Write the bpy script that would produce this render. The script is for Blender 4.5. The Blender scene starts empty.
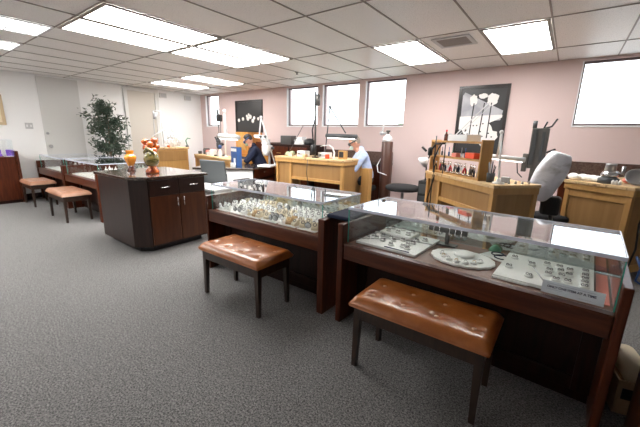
import bpy, math, random
from mathutils import Vector, Matrix
random.seed(7)
S = bpy.context.scene
col = S.collection
PI = math.pi

# ------------------------------------------------------------------ mesh building
class MB:
    def __init__(s): s.v = []; s.f = []; s.sm = []
    def add(s, vs, fs, smooth=False, M=None):
        n = len(s.v)
        s.v += [tuple(M @ Vector(p)) if M else tuple(p) for p in vs]
        s.f += [tuple(i + n for i in f) for f in fs]; s.sm += [smooth] * len(fs); return s
    def box(s, x0, y0, z0, x1, y1, z1, M=None):
        return s.add([(x0,y0,z0),(x1,y0,z0),(x1,y1,z0),(x0,y1,z0),(x0,y0,z1),(x1,y0,z1),(x1,y1,z1),(x0,y1,z1)],
              [(0,3,2,1),(4,5,6,7),(0,1,5,4),(1,2,6,5),(2,3,7,6),(3,0,4,7)], False, M)
    def prism(s, poly, z0, z1, M=None, smooth=False):
        n = len(poly)
        return s.add([(x,y,z0) for x,y in poly] + [(x,y,z1) for x,y in poly],
              [tuple(range(n-1,-1,-1)), tuple(range(n,2*n))] + [(i,(i+1)%n,n+(i+1)%n,n+i) for i in range(n)], smooth, M)
    def lathe(s, prof, x=0, y=0, z=0, n=20, M=None, sx=1, sy=1):
        vs = []; fs = []
        for r, h in prof:
            for k in range(n):
                a = 2*PI*k/n; vs.append((x + sx*r*math.cos(a), y + sy*r*math.sin(a), z + h))
        for j in range(len(prof)-1):
            for k in range(n):
                fs.append((j*n+k, j*n+(k+1)%n, (j+1)*n+(k+1)%n, (j+1)*n+k))
        fs.append(tuple(range(n-1,-1,-1))); fs.append(tuple((len(prof)-1)*n+k for k in range(n)))
        return s.add(vs, fs, True, M)
    def cyl(s, x, y, z0, z1, r, n=16, M=None): return s.lathe([(r,z0),(r,z1)], x, y, 0, n, M)
    def tube(s, pts, r, n=8, cap=True):
        pts = [Vector(p) for p in pts]; rs = r if isinstance(r,(list,tuple)) else [r]*len(pts)
        vs = []; fs = []; up = None
        for i, p in enumerate(pts):
            d = (pts[min(i+1,len(pts)-1)] - pts[max(i-1,0)]).normalized()
            if up is None: up = Vector((0,0,1)) if abs(d.z) < .9 else Vector((1,0,0))
            a = d.cross(up).normalized(); b = a.cross(d).normalized(); up = b
            for k in range(n):
                t = 2*PI*k/n; vs.append(p + (a*math.cos(t) + b*math.sin(t))*rs[i])
        for j in range(len(pts)-1):
            for k in range(n): fs.append((j*n+k, (j+1)*n+k, (j+1)*n+(k+1)%n, j*n+(k+1)%n))
        fs.append(tuple(range(n))); fs.append(tuple((len(pts)-1)*n+k for k in range(n-1,-1,-1)))
        return s.add(vs, fs, True)
    def ball(s, c, r, n=16, m=10, M=None):
        if not isinstance(r,(tuple,list)): r = (r,r,r)
        vs = [(0,0,-1)]; fs = []
        for j in range(1,m):
            t = -PI/2 + PI*j/m
            for k in range(n): vs.append((math.cos(t)*math.cos(2*PI*k/n), math.cos(t)*math.sin(2*PI*k/n), math.sin(t)))
        vs.append((0,0,1))
        for k in range(n): fs.append((0, 1+(k+1)%n, 1+k))
        for j in range(m-2):
            for k in range(n): fs.append((1+j*n+k, 1+j*n+(k+1)%n, 1+(j+1)*n+(k+1)%n, 1+(j+1)*n+k))
        L = len(vs)-1
        for k in range(n): fs.append((L, 1+(m-2)*n+k, 1+(m-2)*n+(k+1)%n))
        T = Matrix.Translation(Vector(c)) @ (M or Matrix()) @ Matrix.Diagonal((r[0],r[1],r[2],1))
        return s.add(vs, fs, True, T)
    def taper(s, p0, p1, r0, r1, n=12):
        s.tube([p0,p1],[r0,r1],n); s.ball(p0,r0,12,8); s.ball(p1,r1,12,8); return s
    def torus(s, c, R, r, M=None, n=20, m=8):
        vs=[];fs=[]
        for i in range(n):
            a=2*PI*i/n
            for j in range(m):
                b=2*PI*j/m; q=R+r*math.cos(b); vs.append((q*math.cos(a), q*math.sin(a), r*math.sin(b)))
        for i in range(n):
            for j in range(m): fs.append((i*m+j, ((i+1)%n)*m+j, ((i+1)%n)*m+(j+1)%m, i*m+(j+1)%m))
        return s.add(vs,fs,True, Matrix.Translation(Vector(c)) @ (M or Matrix()))
    def build(s, name, mat, parent=None, bev=0, loc=None, rz=0, remesh=0, sub=0, seg=2):
        me = bpy.data.meshes.new(name); me.from_pydata(s.v, [], s.f); me.update()
        me.polygons.foreach_set('use_smooth', s.sm)
        me.materials.append(mat)
        o = bpy.data.objects.new(name, me); col.objects.link(o)
        if parent: o.parent = parent
        if loc: o.location = loc
        if rz: o.rotation_euler.z = rz
        if bev:
            b = o.modifiers.new('bevel','BEVEL'); b.width = bev; b.segments = seg; b.limit_method = 'ANGLE'
        if remesh:
            r = o.modifiers.new('remesh','REMESH'); r.mode = 'VOXEL'; r.voxel_size = remesh; r.use_smooth_shade = True
            c = o.modifiers.new('smooth','SMOOTH'); c.iterations = 3
        if sub:
            c = o.modifiers.new('sub','SUBSURF'); c.levels = sub; c.render_levels = sub
        return o

def tag(o, label, cat, group=None):
    o['label'] = label; o['category'] = cat
    if group: o['group'] = group
    return o
def root(name, label, cat, loc, rz=0, group=None):
    o = bpy.data.objects.new(name, None); col.objects.link(o); o.location = loc; o.rotation_euler.z = rz
    o.empty_display_size = .1
    return tag(o, label, cat, group)
def struct(o): o['kind'] = 'structure'; return o
def dup(o, parent=None, loc=None, rz=None, label=None):
    c = o.copy(); col.objects.link(c)
    if parent: c.parent = parent
    if loc is not None: c.location = loc
    if rz is not None: c.rotation_euler.z = rz
    if label: c['label'] = label
    for ch in list(o.children): dup(ch, c)
    return c

# ------------------------------------------------------------------ materials
def mat(name, c, rough=.5, metal=0, spec=.5, noise=None, bump=None, coat=0, emit=None, sheen=0):
    """noise = (scale, colour2, stretch(x,y,z), contrast lo, hi) ; bump = (scale, strength, distance)"""
    m = bpy.data.materials.new(name); m.use_nodes = True; nt = m.node_tree; b = nt.nodes['Principled BSDF']
    b.inputs['Base Color'].default_value = (*c,1); b.inputs['Roughness'].default_value = rough
    b.inputs['Metallic'].default_value = metal; b.inputs['Specular IOR Level'].default_value = spec
    b.inputs['Coat Weight'].default_value = coat; b.inputs['Coat Roughness'].default_value = .12
    b.inputs['Sheen Weight'].default_value = sheen
    tc = nt.nodes.new('ShaderNodeTexCoord')
    if noise:
        sc, c2, st, lo, hi = noise
        mp = nt.nodes.new('ShaderNodeMapping'); mp.inputs['Scale'].default_value = st
        nt.links.new(tc.outputs['Object'], mp.inputs[0])
        n = nt.nodes.new('ShaderNodeTexNoise'); n.inputs['Scale'].default_value = sc; n.inputs['Detail'].default_value = 6
        n.inputs['Distortion'].default_value = .6
        nt.links.new(mp.outputs[0], n.inputs[0])
        r = nt.nodes.new('ShaderNodeValToRGB'); r.color_ramp.elements[0].position = lo; r.color_ramp.elements[1].position = hi
        r.color_ramp.elements[0].color = (*c,1); r.color_ramp.elements[1].color = (*c2,1)
        nt.links.new(n.outputs[0], r.inputs[0]); nt.links.new(r.outputs[0], b.inputs['Base Color'])
    if bump:
        n2 = nt.nodes.new('ShaderNodeTexNoise'); n2.inputs['Scale'].default_value = bump[0]; n2.inputs['Detail'].default_value = 4
        nt.links.new(tc.outputs['Object'], n2.inputs[0])
        bp = nt.nodes.new('ShaderNodeBump'); bp.inputs['Strength'].default_value = bump[1]; bp.inputs['Distance'].default_value = bump[2]
        nt.links.new(n2.outputs[0], bp.inputs['Height']); nt.links.new(bp.outputs[0], b.inputs['Normal'])
    if emit:
        b.inputs['Emission Color'].default_value = (*emit[0],1); b.inputs['Emission Strength'].default_value = emit[1]
    return m
def glassmat(name, tint=(1,1,1), mult=1.0, base=.04):
    m = bpy.data.materials.new(name); m.use_nodes = True; nt = m.node_tree; nt.nodes.clear()
    out = nt.nodes.new('ShaderNodeOutputMaterial'); mx = nt.nodes.new('ShaderNodeMixShader')
    tr = nt.nodes.new('ShaderNodeBsdfTransparent'); tr.inputs[0].default_value = (*tint,1)
    gl = nt.nodes.new('ShaderNodeBsdfGlossy'); gl.inputs['Roughness'].default_value = .01; gl.inputs['Color'].default_value=(.95,.97,1,1)
    lw = nt.nodes.new('ShaderNodeLayerWeight'); lw.inputs[0].default_value = .5
    pw = nt.nodes.new('ShaderNodeMath'); pw.operation = 'POWER'; pw.inputs[1].default_value = 5
    ma = nt.nodes.new('ShaderNodeMath'); ma.operation = 'MULTIPLY_ADD'; ma.inputs[1].default_value = .96*mult; ma.inputs[2].default_value = base; ma.use_clamp = True
    nt.links.new(lw.outputs['Facing'], pw.inputs[0]); nt.links.new(pw.outputs[0], ma.inputs[0])
    nt.links.new(ma.outputs[0], mx.inputs[0]); nt.links.new(tr.outputs[0], mx.inputs[1]); nt.links.new(gl.outputs[0], mx.inputs[2])
    nt.links.new(mx.outputs[0], out.inputs[0]); return m

M = {}
M['carpet'] = mat('carpet', (.045,.044,.045), .95, noise=(120,(.30,.292,.288),(1,1,1),.38,.66), bump=(260,.5,.01), sheen=.2)
M['ceiling'] = mat('ceiling_tile', (.70,.685,.66), .42, noise=(110,(.90,.885,.86),(1,1,1),.36,.46), bump=(140,.25,.004))
M['tgrid'] = mat('ceiling_grid', (.30,.27,.24), .5)
M['white_wall'] = mat('white_wall', (.90,.90,.895), .8, bump=(60,.05,.002))
M['pink_wall'] = mat('pink_wall', (.65,.515,.50), .8, bump=(60,.05,.002))
M['door_white'] = mat('door_paint', (.70,.695,.675), .6)
M['door_beige'] = mat('beige_door_paint', (.60,.56,.50), .6)
M['trim_white'] = mat('trim_paint', (.80,.80,.82), .45)
M['baseboard'] = mat('baseboard_vinyl', (.05,.03,.025), .5)
M['wframe'] = mat('window_frame', (.19,.14,.14), .5)
M['mahog'] = mat('mahogany', (.055,.011,.004), .33, noise=(5,(.110,.026,.008),(7,7,.7),.35,.68), spec=.3, coat=.06)
M['mahog_h'] = mat('mahogany_rail', (.060,.013,.005), .28, noise=(5,(.10,.027,.010),(.7,7,7),.35,.68), spec=.35, coat=.1)
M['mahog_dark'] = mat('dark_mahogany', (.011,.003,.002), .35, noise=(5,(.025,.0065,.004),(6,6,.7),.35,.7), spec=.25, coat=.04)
M['deck'] = mat('case_deck', (.15,.055,.028), .4, noise=(8,(.20,.08,.043),(1,8,1),.35,.65))
M['island'] = mat('island_side', (.020,.009,.007), .36, noise=(4,(.034,.015,.011),(6,6,.6),.35,.7), spec=.35, coat=.1)
M['island_door'] = mat('island_door_wood', (.062,.018,.006), .36, noise=(4,(.095,.030,.010),(6,6,.6),.35,.7), spec=.35, coat=.08)
M['granite'] = mat('polished_granite', (.035,.025,.02), .08, noise=(60,(.16,.11,.085),(1,1,1),.45,.7), coat=.6)
M['oak'] = mat('golden_oak', (.46,.245,.075), .42, noise=(4,(.56,.32,.11),(5,5,.5),.3,.75), coat=.15)
M['oak_panel'] = mat('oak_panel', (.31,.165,.055), .45, noise=(4,(.39,.215,.078),(4,4,.4),.3,.75), coat=.1)
M['oak_top'] = mat('worn_bench_top', (.66,.46,.24), .55, noise=(24,(.30,.17,.08),(1,1,1),.56,.7))
M['oak_orange'] = mat('orange_oak', (.52,.21,.04), .42, noise=(6,(.66,.31,.08),(6,6,.8),.35,.68))
M['leather'] = mat('tan_leather', (.30,.085,.016), .28, noise=(9,(.42,.14,.036),(1,1,1),.35,.7), bump=(45,.2,.005), coat=.12)
M['leather_pink'] = mat('coral_leather', (.42,.20,.12), .33, noise=(9,(.50,.27,.17),(1,1,1),.35,.7), coat=.2)
M['benchwood'] = mat('bench_frame_wood', (.022,.012,.008), .35, noise=(6,(.045,.022,.013),(6,6,1),.35,.7), coat=.25)
M['button'] = mat('button_leather', (.70,.45,.28), .3)
M['glass'] = glassmat('case_glass', (.985,.995,.99), 1.0)
M['glass_top'] = glassmat('case_top_glass', (.985,.995,.99), 1.15, .05)
M['glass_back'] = glassmat('case_back_glass', (.80,.88,.84), .7, .38)
M['winglass'] = glassmat('window_glass', (.97,.99,1), .7)
M['edge'] = mat('glass_edge', (.72,.76,.88), .2, spec=.8)
M['edge_green'] = mat('green_glass_edge', (.08,.42,.33), .15, spec=.8)
M['white'] = mat('white_plastic', (.80,.80,.80), .4)
M['pad'] = mat('white_leatherette', (.92,.92,.90), .5)
M['cream'] = mat('cream_leatherette', (.70,.60,.42), .5)
M['tan'] = mat('tan_leatherette', (.42,.25,.10), .5)
M['greybox'] = mat('grey_plastic', (.42,.43,.44), .45)
M['dgrey'] = mat('dark_grey_plastic', (.06,.065,.07), .4)
M['slate'] = mat('slate_mesh', (.085,.095,.10), .6)
M['black'] = mat('black_plastic', (.012,.012,.013), .4)
M['blackcloth'] = mat('black_cloth', (.012,.012,.014), .9)
M['navy'] = mat('navy_cloth', (.010,.016,.045), .9)
M['chrome'] = mat('chrome', (.78,.78,.80), .15, 1)
M['steel'] = mat('brushed_steel', (.50,.50,.51), .35, 1)
M['gold'] = mat('gold', (.70,.48,.20), .3, 1)
M['gunmetal'] = mat('gunmetal', (.14,.135,.13), .4, .7)
M['brown_paint'] = mat('brown_painted_steel', (.075,.030,.020), .4)
M['orange_red'] = mat('orange_red_plastic', (.80,.09,.03), .45)
M['red'] = mat('red_cloth', (.62,.03,.04), .7)
M['coral'] = mat('coral_cloth', (.75,.25,.20), .7)
M['blue'] = mat('blue_plastic', (.03,.09,.27), .45)
M['green'] = mat('green_plastic', (.09,.28,.16), .5)
M['pale_green'] = mat('pale_green_cloth', (.40,.48,.30), .8)
M['purple'] = mat('purple_velvet', (.30,.13,.75), .6)
M['leaf'] = mat('ficus_leaf', (.030,.060,.036), .45, noise=(3,(.13,.17,.13),(1,1,1),.35,.65))
M['bark'] = mat('bark', (.20,.15,.11), .8)
M['pot'] = mat('woven_pot', (.16,.09,.05), .8)
M['amber'] = mat('amber_glass', (.80,.28,.02), .08, noise=(7,(.30,.05,.01),(1,1,1),.5,.7), coat=1)
M['orange_glass'] = mat('orange_glass', (.72,.15,.012), .08, noise=(14,(.22,.03,.008),(1,1,1),.42,.60), coat=1)
M['olive_glass'] = mat('olive_glass', (.10,.09,.02), .08, noise=(12,(.36,.27,.08),(1,1,2.5),.4,.65), coat=1)
M['brownglass'] = mat('brown_glass', (.09,.02,.01), .1, coat=1)
M['skin'] = mat('skin', (.66,.34,.24), .5)
M['hair_grey'] = mat('grey_hair', (.33,.28,.23), .8)
M['hair_dark'] = mat('dark_hair', (.03,.022,.02), .6)
M['shirt'] = mat('light_blue_shirt', (.42,.55,.86), .8, noise=(12,(.58,.68,.92),(1,1,1),.4,.6))
M['mask'] = mat('pale_mask', (.55,.72,.68), .6)
M['trousers'] = mat('dark_trousers', (.02,.022,.03), .9)
M['card'] = mat('cardboard', (.42,.29,.17), .8)
M['cream_roll'] = mat('cream_paper', (.72,.62,.45), .6)
M['bag'] = mat('white_plastic_bag', (.74,.76,.84), .35, noise=(7,(.36,.37,.40),(1,1,1.6),.50,.72), bump=(14,.5,.03))  # grey noise paints the bag's shading into its white colour
M['lampglow'] = mat('lit_lamp_tube', (1,1,1), .5, emit=((1,.98,.95),3.5))
M['diffuser'] = mat('lit_diffuser', (1,1,1), .5, emit=((1,.975,.94),15.0))
M['louver'] = mat('louver', (.55,.55,.56), .4)
M['reflector'] = mat('lit_reflector', (1,1,1), .5, emit=((1,.98,.96),3.0))
M['sign'] = mat('sign_paper', (.86,.90,.98), .45)
M['ink'] = mat('ink', (.03,.035,.10), .6)
M['ink_grey'] = mat('faded_ink', (.30,.33,.42), .6)
M['photo_dark'] = mat('artwork_dark', (.03,.03,.032), .35)
M['photo_mid'] = mat('artwork_grey', (.30,.30,.33), .4, noise=(4,(.42,.42,.45),(1,1,1),.4,.6))
M['photo_light'] = mat('artwork_light', (.74,.72,.70), .4)
M['frame_black'] = mat('frame_black', (.022,.018,.017), .3)
M['tanframe'] = mat('pale_wood_frame', (.55,.42,.26), .4)
M['bush'] = mat('bush_leaves', (.10,.26,.10), .8, noise=(4,(.3,.45,.25),(1,1,1),.3,.7))
M['concrete'] = mat('pale_concrete', (.55,.54,.52), .9)
M['eave'] = mat('eave_paint', (.75,.74,.74), .8)

# ------------------------------------------------------------------ room shell
XL, XR, YB, YF, H = -8.65, 3.6, 5.78, -3.6, 2.436
struct(MB().box(XL-.15,YF-.15,-.12,XR+.15,YB+.18,0).build('floor', M['carpet']))
struct(MB().box(XL-.15,YF-.15,H,XR+.15,YB+.18,H+.1).build('ceiling', M['ceiling']))
struct(MB().box(XL-.15,YF,0,XL,YB,H).build('wall_left', M['white_wall']))
struct(MB().box(XR,YF,0,XR+.15,YB,H).build('wall_right', M['white_wall']))
struct(MB().box(XL-.15,YF-.15,0,XR+.15,YF,H).build('wall_front', M['white_wall']))
wins = [(-8.42,-7.82),(-5.31,-4.43),(-4.30,-3.42),(-3.28,-2.47),(-.03,1.75)]
zs, zt = 1.58, 2.40
wb = MB(); T = .18
wb.box(XL-.15,YB,0,XR+.15,YB+T,zs); wb.box(XL-.15,YB,zt,XR+.15,YB+T,H)
xs = [XL-.15] + [x for w in wins for x in w] + [XR+.15]
for i in range(0,len(xs),2): wb.box(xs[i],YB,zs,xs[i+1],YB+T,zt)
struct(wb.build('wall_back', M['pink_wall']))
for i,(a,b) in enumerate(wins):
    f = MB(); y0,y1 = YB+.05, YB+.09; t=.028
    f.box(a,y0,zs,a+t,y1,zt).box(b-t,y0,zs,b,y1,zt).box(a+t,y0,zt-t,b-t,y1,zt).box(a+t,y0,zs,b-t,y1,zs+t)
    if i==4: f.box(.84,y0,zs+t,.88,y1,zt-t)
    fr = struct(f.build('window_%d'%(i+1), M['wframe']))
    MB().box(a+t,YB+.065,zs+t,b-t,YB+.07,zt-t).build('window_glass', M['winglass'], fr)
    MB().box(a,YB-.012,zs-.022,b,YB+.049,zs).build('window_sill', M['trim_white'], fr, bev=.004)
    j = MB(); j.box(a-.002,YB-.004,zs,a+.012,YB+.049,zt-.002); j.build('window_jamb', M['trim_white'], fr)
struct(MB().box(XL,YF,0,XL+.012,2.05,.1).box(XL,2.86,0,XL+.012,3.62,.1).build('baseboard_left', M['baseboard']))
struct(MB().box(XL+.012,YB-.012,0,XR,YB,.1).build('baseboard_back', M['baseboard']))
# doors on the left wall
d1 = struct(MB().box(XL,2.10,0,XL+.022,2.80,H-.03).build('door_1', M['door_white'], bev=.004))
k = MB(); k.tube([(XL+.02,2.16,1.04),(XL+.06,2.16,1.04)],.028,12); k.ball((XL+.085,2.16,1.04),.034)
k.build('door_knob', M['steel'], d1)
MB().tube([(XL+.02,2.15,1.30),(XL+.045,2.15,1.30)],.026,12).build('deadbolt', M['steel'], d1)
d2 = struct(MB().box(XL,3.78,0,XL+.016,4.44,H-.10).build('door_2', M['door_beige']))
MB().box(XL,3.70,0,XL+.05,3.78,H-.02).box(XL,4.44,0,XL+.05,4.53,H-.02).box(XL,3.78,H-.1,XL+.05,4.44,H-.02).build('door_frame', M['door_white'], d2, bev=.005)
# ceiling grid
g = MB(); gx0, gy0, px, py = -3.35, 1.355, .6096, 1.219
lx = [gx0+px*i for i in range(-8,12) if XL < gx0+px*i < XR]; ly = [gy0+py*i for i in range(-4,4) if YF < gy0+py*i < YB]
for x in lx: g.box(x-.007,YF,H-.006,x+.007,YB,H)
for y in ly: g.box(XL,y-.007,H-.0055,XR,y+.007,H)
struct(g.build('trim_1', M['tgrid']))

# ------------------------------------------------------------------ ceiling fixtures
def light_fixture(label, i, j, group=None):
    x0, y0 = gx0+px*i, gy0+py*j
    r = root('ceiling_light', label, 'ceiling light', (x0+px/2, y0+py/2, H-.006), 0, group)
    a, b = px/2-.012, py/2-.012; t=.030
    MB().box(-a,-b,-.012,a,-b+t,0).box(-a,b-t,-.012,a,b,0).box(-a,-b+t,-.012,-a+t,b-t,0).box(a-t,-b+t,-.012,a,b-t,0).build('light_frame', M['tgrid'], r)
    MB().box(-a+t,-b+t,-.008,a-t,b-t,-.001).build('diffuser', M['diffuser'], r)
light_fixture('lit ceiling panel of the nearest pair, the one toward the windows', 1-2-1+1, 0)
light_fixture('lit ceiling panel of the nearest pair, the one toward the white wall', -2, 0)
light_fixture('lit ceiling panel of the second pair, the one nearer the three windows', -1, 1)
light_fixture('lit ceiling panel of the second pair, the one nearer the white wall', -2, 1)
light_fixture('far lit ceiling panel over the white orchid corner, nearer the door', -7, 2)
light_fixture('far lit ceiling panel before the dark artwork with pale blossoms', -5, 2)
light_fixture('lit ceiling panel above the third high window, beside the air vent', 2, 2)
light_fixture('lit ceiling panel in front of the large framed artwork', 4, 2)
for k_, (i,j) in enumerate([(-4,-2),(-6,-2),(-8,-2),(0,-3)]):
    light_fixture('lit ceiling panel out of sight behind the viewpoint', i, j, 'ceiling panels behind the viewpoint')
def louver_fixture(label, i, j):
    x0, y0 = gx0+px*i, gy0+py*j
    r = root('louvered_ceiling_light', label, 'ceiling light', (x0+px/2, y0+py/2, H-.006))
    a, b = px/2-.012, py/2-.012
    MB().box(-a,-b,-.012,a,-b+.02,0).box(-a,b-.02,-.012,a,b,0).box(-a,-b+.02,-.012,-a+.02,b-.02,0).box(a-.02,-b+.02,-.012,a,b-.02,0).build('light_frame', M['trim_white'], r)
    MB().box(-a+.02,-b+.02,-.004,a-.02,b-.02,-.001).build('reflector', M['reflector'], r)
    l = MB()
    for k in range(1,12): y=-b+2*b*k/12; l.box(-a+.02,y-.004,-.012,a-.02,y+.004,-.004)
    for k in range(1,4): x=-a+2*a*k/4; l.box(x-.004,-b+.02,-.0115,x+.004,b-.02,-.0035)
    l.build('louver_grid', M['louver'], r)
louver_fixture('louvered ceiling light at the left edge, beside the lit front pair', -3, -1)
louver_fixture('louvered ceiling light, the farther one toward the white wall', -5, -1)
# vent
v = root('air_vent', 'square brown slatted air vent in the ceiling near the windows', 'vent', (-1.22,4.1,H-.001))
MB().box(-.2,-.2,-.012,.2,-.16,0).box(-.2,.16,-.012,.2,.2,0).box(-.2,-.16,-.012,-.16,.16,0).box(.16,-.16,-.012,.2,.16,0).build('vent_frame', M['louver'], v)
s_ = MB()
for k in range(8): y=-.14+.04*k; s_.box(-.16,y-.012,-.009,.16,y+.010,-.004)
s_.build('vent_slats', M['tgrid'], v)
MB().box(-.16,-.16,-.003,.16,.16,-.0005).build('vent_backing', M['frame_black'], v)
tag(MB().lathe([(.035,0),(.035,-.006),(.012,-.008),(.012,-.03),(.022,-.034),(.022,-.038),(.002,-.04)]).build('sprinkler_head', M['gunmetal'], loc=(-3.98,4.59,H-.001)), 'small dark sprinkler head in the ceiling before the windows','sprinkler')

# ------------------------------------------------------------------ wall things
for nm,y in (('pale wall speaker beside the beige door',4.66),('pale wall speaker nearer the narrow corner window',5.36)):
    r = root('wall_speaker', nm, 'speaker', (XL+.012,y,2.24))
    MB().box(-.01,-.09,0,.05,.09,.12).build('housing', M['door_white'], r, bev=.008)
    MB().box(.0505,-.07,.015,.054,.07,.105).build('grille', M['louver'], r)
r = root('light_switch','small white light switch plate on the white wall left of the white door','switch',(XL+.001,1.88,1.38))
MB().box(0,-.06,0,.006,.06,.115).build('switch_plate', M['louver'], r, bev=.002)
for q in (-.03,.03): MB().box(.006,q-.012,.035,.012,q+.012,.08).build('toggle', M['white'], r)
r = root('framed_picture','pale wood framed picture at the left edge of the white wall','picture',(XL+.001,1.35,1.44))
MB().box(0,-.2,0,.03,.2,.05).box(0,-.2,.5,.03,.2,.55).box(0,-.2,.05,.03,-.15,.5).box(0,.15,.05,.03,.2,.5).build('picture_frame', M['tanframe'], r, bev=.004)
MB().box(0,-.15,.05,.012,.15,.5).build('picture_print', M['cream_roll'], r)
# dark artwork with blossoms
def artwork(name,label,x0,x1,z0,z1):
    r = root(name,label,'picture',((x0+x1)/2,YB-.001,z0)); w=(x1-x0)/2; h=z1-z0; t=.04
    MB().box(-w,-.03,0,w,0,t).box(-w,-.03,h-t,w,0,h).box(-w,-.03,t,-w+t,0,h-t).box(w-t,-.03,t,w,0,h-t).build('picture_frame', M['frame_black'], r)
    return r,w,h,t
r,w,h,t = artwork('framed_artwork','black framed dark artwork with a row of pale blossoms',-7.10,-6.10,1.42,2.20)
MB().box(-w+t,-.015,t,w-t,-.001,h-t).build('picture_print', M['photo_dark'], r)
b = MB()
for (x,z,q) in ((-.38,.30,.045),(-.22,.33,.045),(-.03,.34,.055),(.0,.43,.035),(.06,.38,.05),(.15,.28,.05),(.20,.35,.04),(.35,.33,.04),(-.07,.40,.035)):
    b.lathe([(q,0),(q*.9,.004),(.001,.005)],0,0,0,14,Matrix.Translation((x,-.015,z))@Matrix.Rotation(PI/2,4,'X'))
b.build('blossoms', M['photo_light'], r)
r,w,h,t = artwork('framed_artwork','large black framed artwork of pale flower heads on tall dark stems',-1.55,-.83,1.14,2.18)
MB().box(-w+t,-.012,t,w-t,-.001,h-t).build('picture_print', M['photo_dark'], r)
def blob(cx,cz,rx,rz,n=22,j=.22,seed=1):
    rd=random.Random(seed); return [(cx+rx*math.cos(2*PI*k/n)*(1-j*rd.random()), cz+rz*math.sin(2*PI*k/n)*(1-j*rd.random())) for k in range(n)]
RX = Matrix.Rotation(PI/2,4,'X')
a1=MB(); a1.prism([(-.30,.35),(-.02,.5),(.28,.52),(.30,.66),(-.27,.95),(-.30,.9)],.012,.015,RX); a1.build('grey_field',M['photo_mid'],r)
a2=MB()
a2.prism(blob(-.06,.40,.26,.17,26,.3,3),.015,.018,RX); a2.prism(blob(.12,.27,.17,.17,22,.35,4),.0155,.0185,RX)
a2.prism([(-.31,.38),(.0,.42),(.3,.56),(.3,.60),(-.31,.58)],.0162,.019,RX)
a2.prism(blob(-.13,.82,.07,.10,20,.35,5),.015,.018,RX); a2.prism(blob(.14,.83,.10,.11,20,.35,6),.015,.018,RX); a2.prism(blob(.0,.88,.07,.05,18,.4,8),.0157,.0187,RX)
a2.build('pale_flowers',M['photo_light'],r)
a3=MB()
for x,x2 in ((-.12,-.14),(.03,.0),(.13,.12)): a3.prism([(x-.008,.78),(x+.008,.78),(x2+.009,.25),(x2-.009,.25)],.019,.021,RX)
for k in range(14): a3.prism(blob(random.uniform(-.22,.2),random.uniform(.26,.48),.014,.012,8,.2,k),.0195,.021,RX)
a3.build('dark_stems',M['photo_dark'],r)
r = root('wall_outlet','small outlet plate on the pink wall beside the brown gas cylinder','outlet',(-2.74,YB-.001,1.16))
MB().box(-.04,-.006,0,.04,0,.12).build('outlet_plate', M['louver'], r, bev=.002)
for q in (.03,.075): MB().box(-.015,-.009,q-.012,.015,-.006,q+.012).build('socket', M['greybox'], r)

# outside the windows
struct(MB().box(-20,YB+T+.01,-.3,14,30,-.05).build('ground_outside', M['concrete']))
struct(MB().box(-20,YB+.6,2.62,14,YB+1.5,2.72).build('roof_eave', M['eave']))
for i,(x,y,z,s) in enumerate([(-6.1,9.6,1.55,.6),(-3.9,9.2,1.5,.5),(-8.6,9.9,1.4,.5)]):
    b=MB()
    for k in range(16):
        b.ball((random.uniform(-s,s),random.uniform(-.4,.4),z*.55+random.uniform(-.3,.75)),random.uniform(.16,.3),8,6)
    b.cyl(0,0,-.05,z*.6,.05)
    tag(b.build('shrub',M['bush'],loc=(x,y,0)), ['green shrub outside seen low in the middle of the three windows','green shrub outside low in the window above the gas cylinder','green shrub outside low in the first of three windows'][i],'shrub')

# ------------------------------------------------------------------ display cases
def display_case(label, loc, rz, w, d, lp=.05, h=.88, deckz=.62):
    r = root('glass_display_case', label, 'display case', loc, rz, )
    # local: x 0..w glass, y 0..d
    P=.038 if w>1.42 else .058
    for x0,x1 in ((-lp-.003,-.003), (w+.003,w+P+.003)):
        MB().box(x0,-.062,0,x1,d+.02,.765).build('side_panel', M['mahog'], r, bev=.006)
    MB().box(0,-.05,deckz-.115,w,-.015,deckz-.005).build('front_rail', M['mahog_h'], r, bev=.006)
    MB().box(0,-.015,deckz-.03,w,d,deckz-.005).build('deck', M['deck'], r, bev=.003)
    MB().box(0,-.055,deckz-.004,w,-.008,deckz+.004).build('front_molding', M['mahog_h'], r, bev=.002)
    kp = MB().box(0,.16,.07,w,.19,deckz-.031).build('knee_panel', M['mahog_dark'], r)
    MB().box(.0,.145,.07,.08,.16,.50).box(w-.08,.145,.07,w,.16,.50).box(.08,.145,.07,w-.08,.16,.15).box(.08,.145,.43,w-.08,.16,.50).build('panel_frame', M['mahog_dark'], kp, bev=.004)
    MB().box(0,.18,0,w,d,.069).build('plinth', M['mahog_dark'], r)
    g=.006
    MB().box(.0,0,deckz,w,g,h-g).build('front_glass', M['glass'], r)
    MB().box(0,g,deckz,g,d-g,h-g).build('side_glass', M['glass'], r)
    MB().box(w-g,g,deckz,w,d-g,h-g).build('side_glass', M['glass'], r)
    MB().box(0,d-g,deckz,w,d,h-g).build('sliding_back_glass', M['glass_back'], r)
    MB().box(.004,.004,h-g,w-.004,d-.004,h).build('top_glass', M['glass_top'], r)
    MB().box(-.002,-.006,h-.017,w+.002,.002,h+.001).box(-.002,d-.002,h-.010,w+.002,d+.004,h+.001).box(-.004,.002,h-.010,.002,d-.002,h+.001).box(w-.002,.002,h-.010,w+.004,d-.002,h+.001).build('top_edge', M['edge'], r)
    MB().box(-.002,-.003,deckz,.003,.003,h-.011).box(w-.003,-.003,deckz,w+.002,.003,h-.011).build('corner_edge', M['edge_green'], r) if False else None
    for q in (0,w-.001): MB().box(q-.002,-.003,deckz,q+.003,.003,h-.011).build('corner_edge', M['edge_green'], r)
    return r
case3 = display_case('nearest glass display case with necklace boards and a small paper sign', (-1.175,1.925,0), math.radians(-2.6), 1.45, .56, .045)
case2 = display_case('middle glass display case crowded with ring stands', (-2.79,1.93,0), 0, 1.38, .56, .025)
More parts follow.
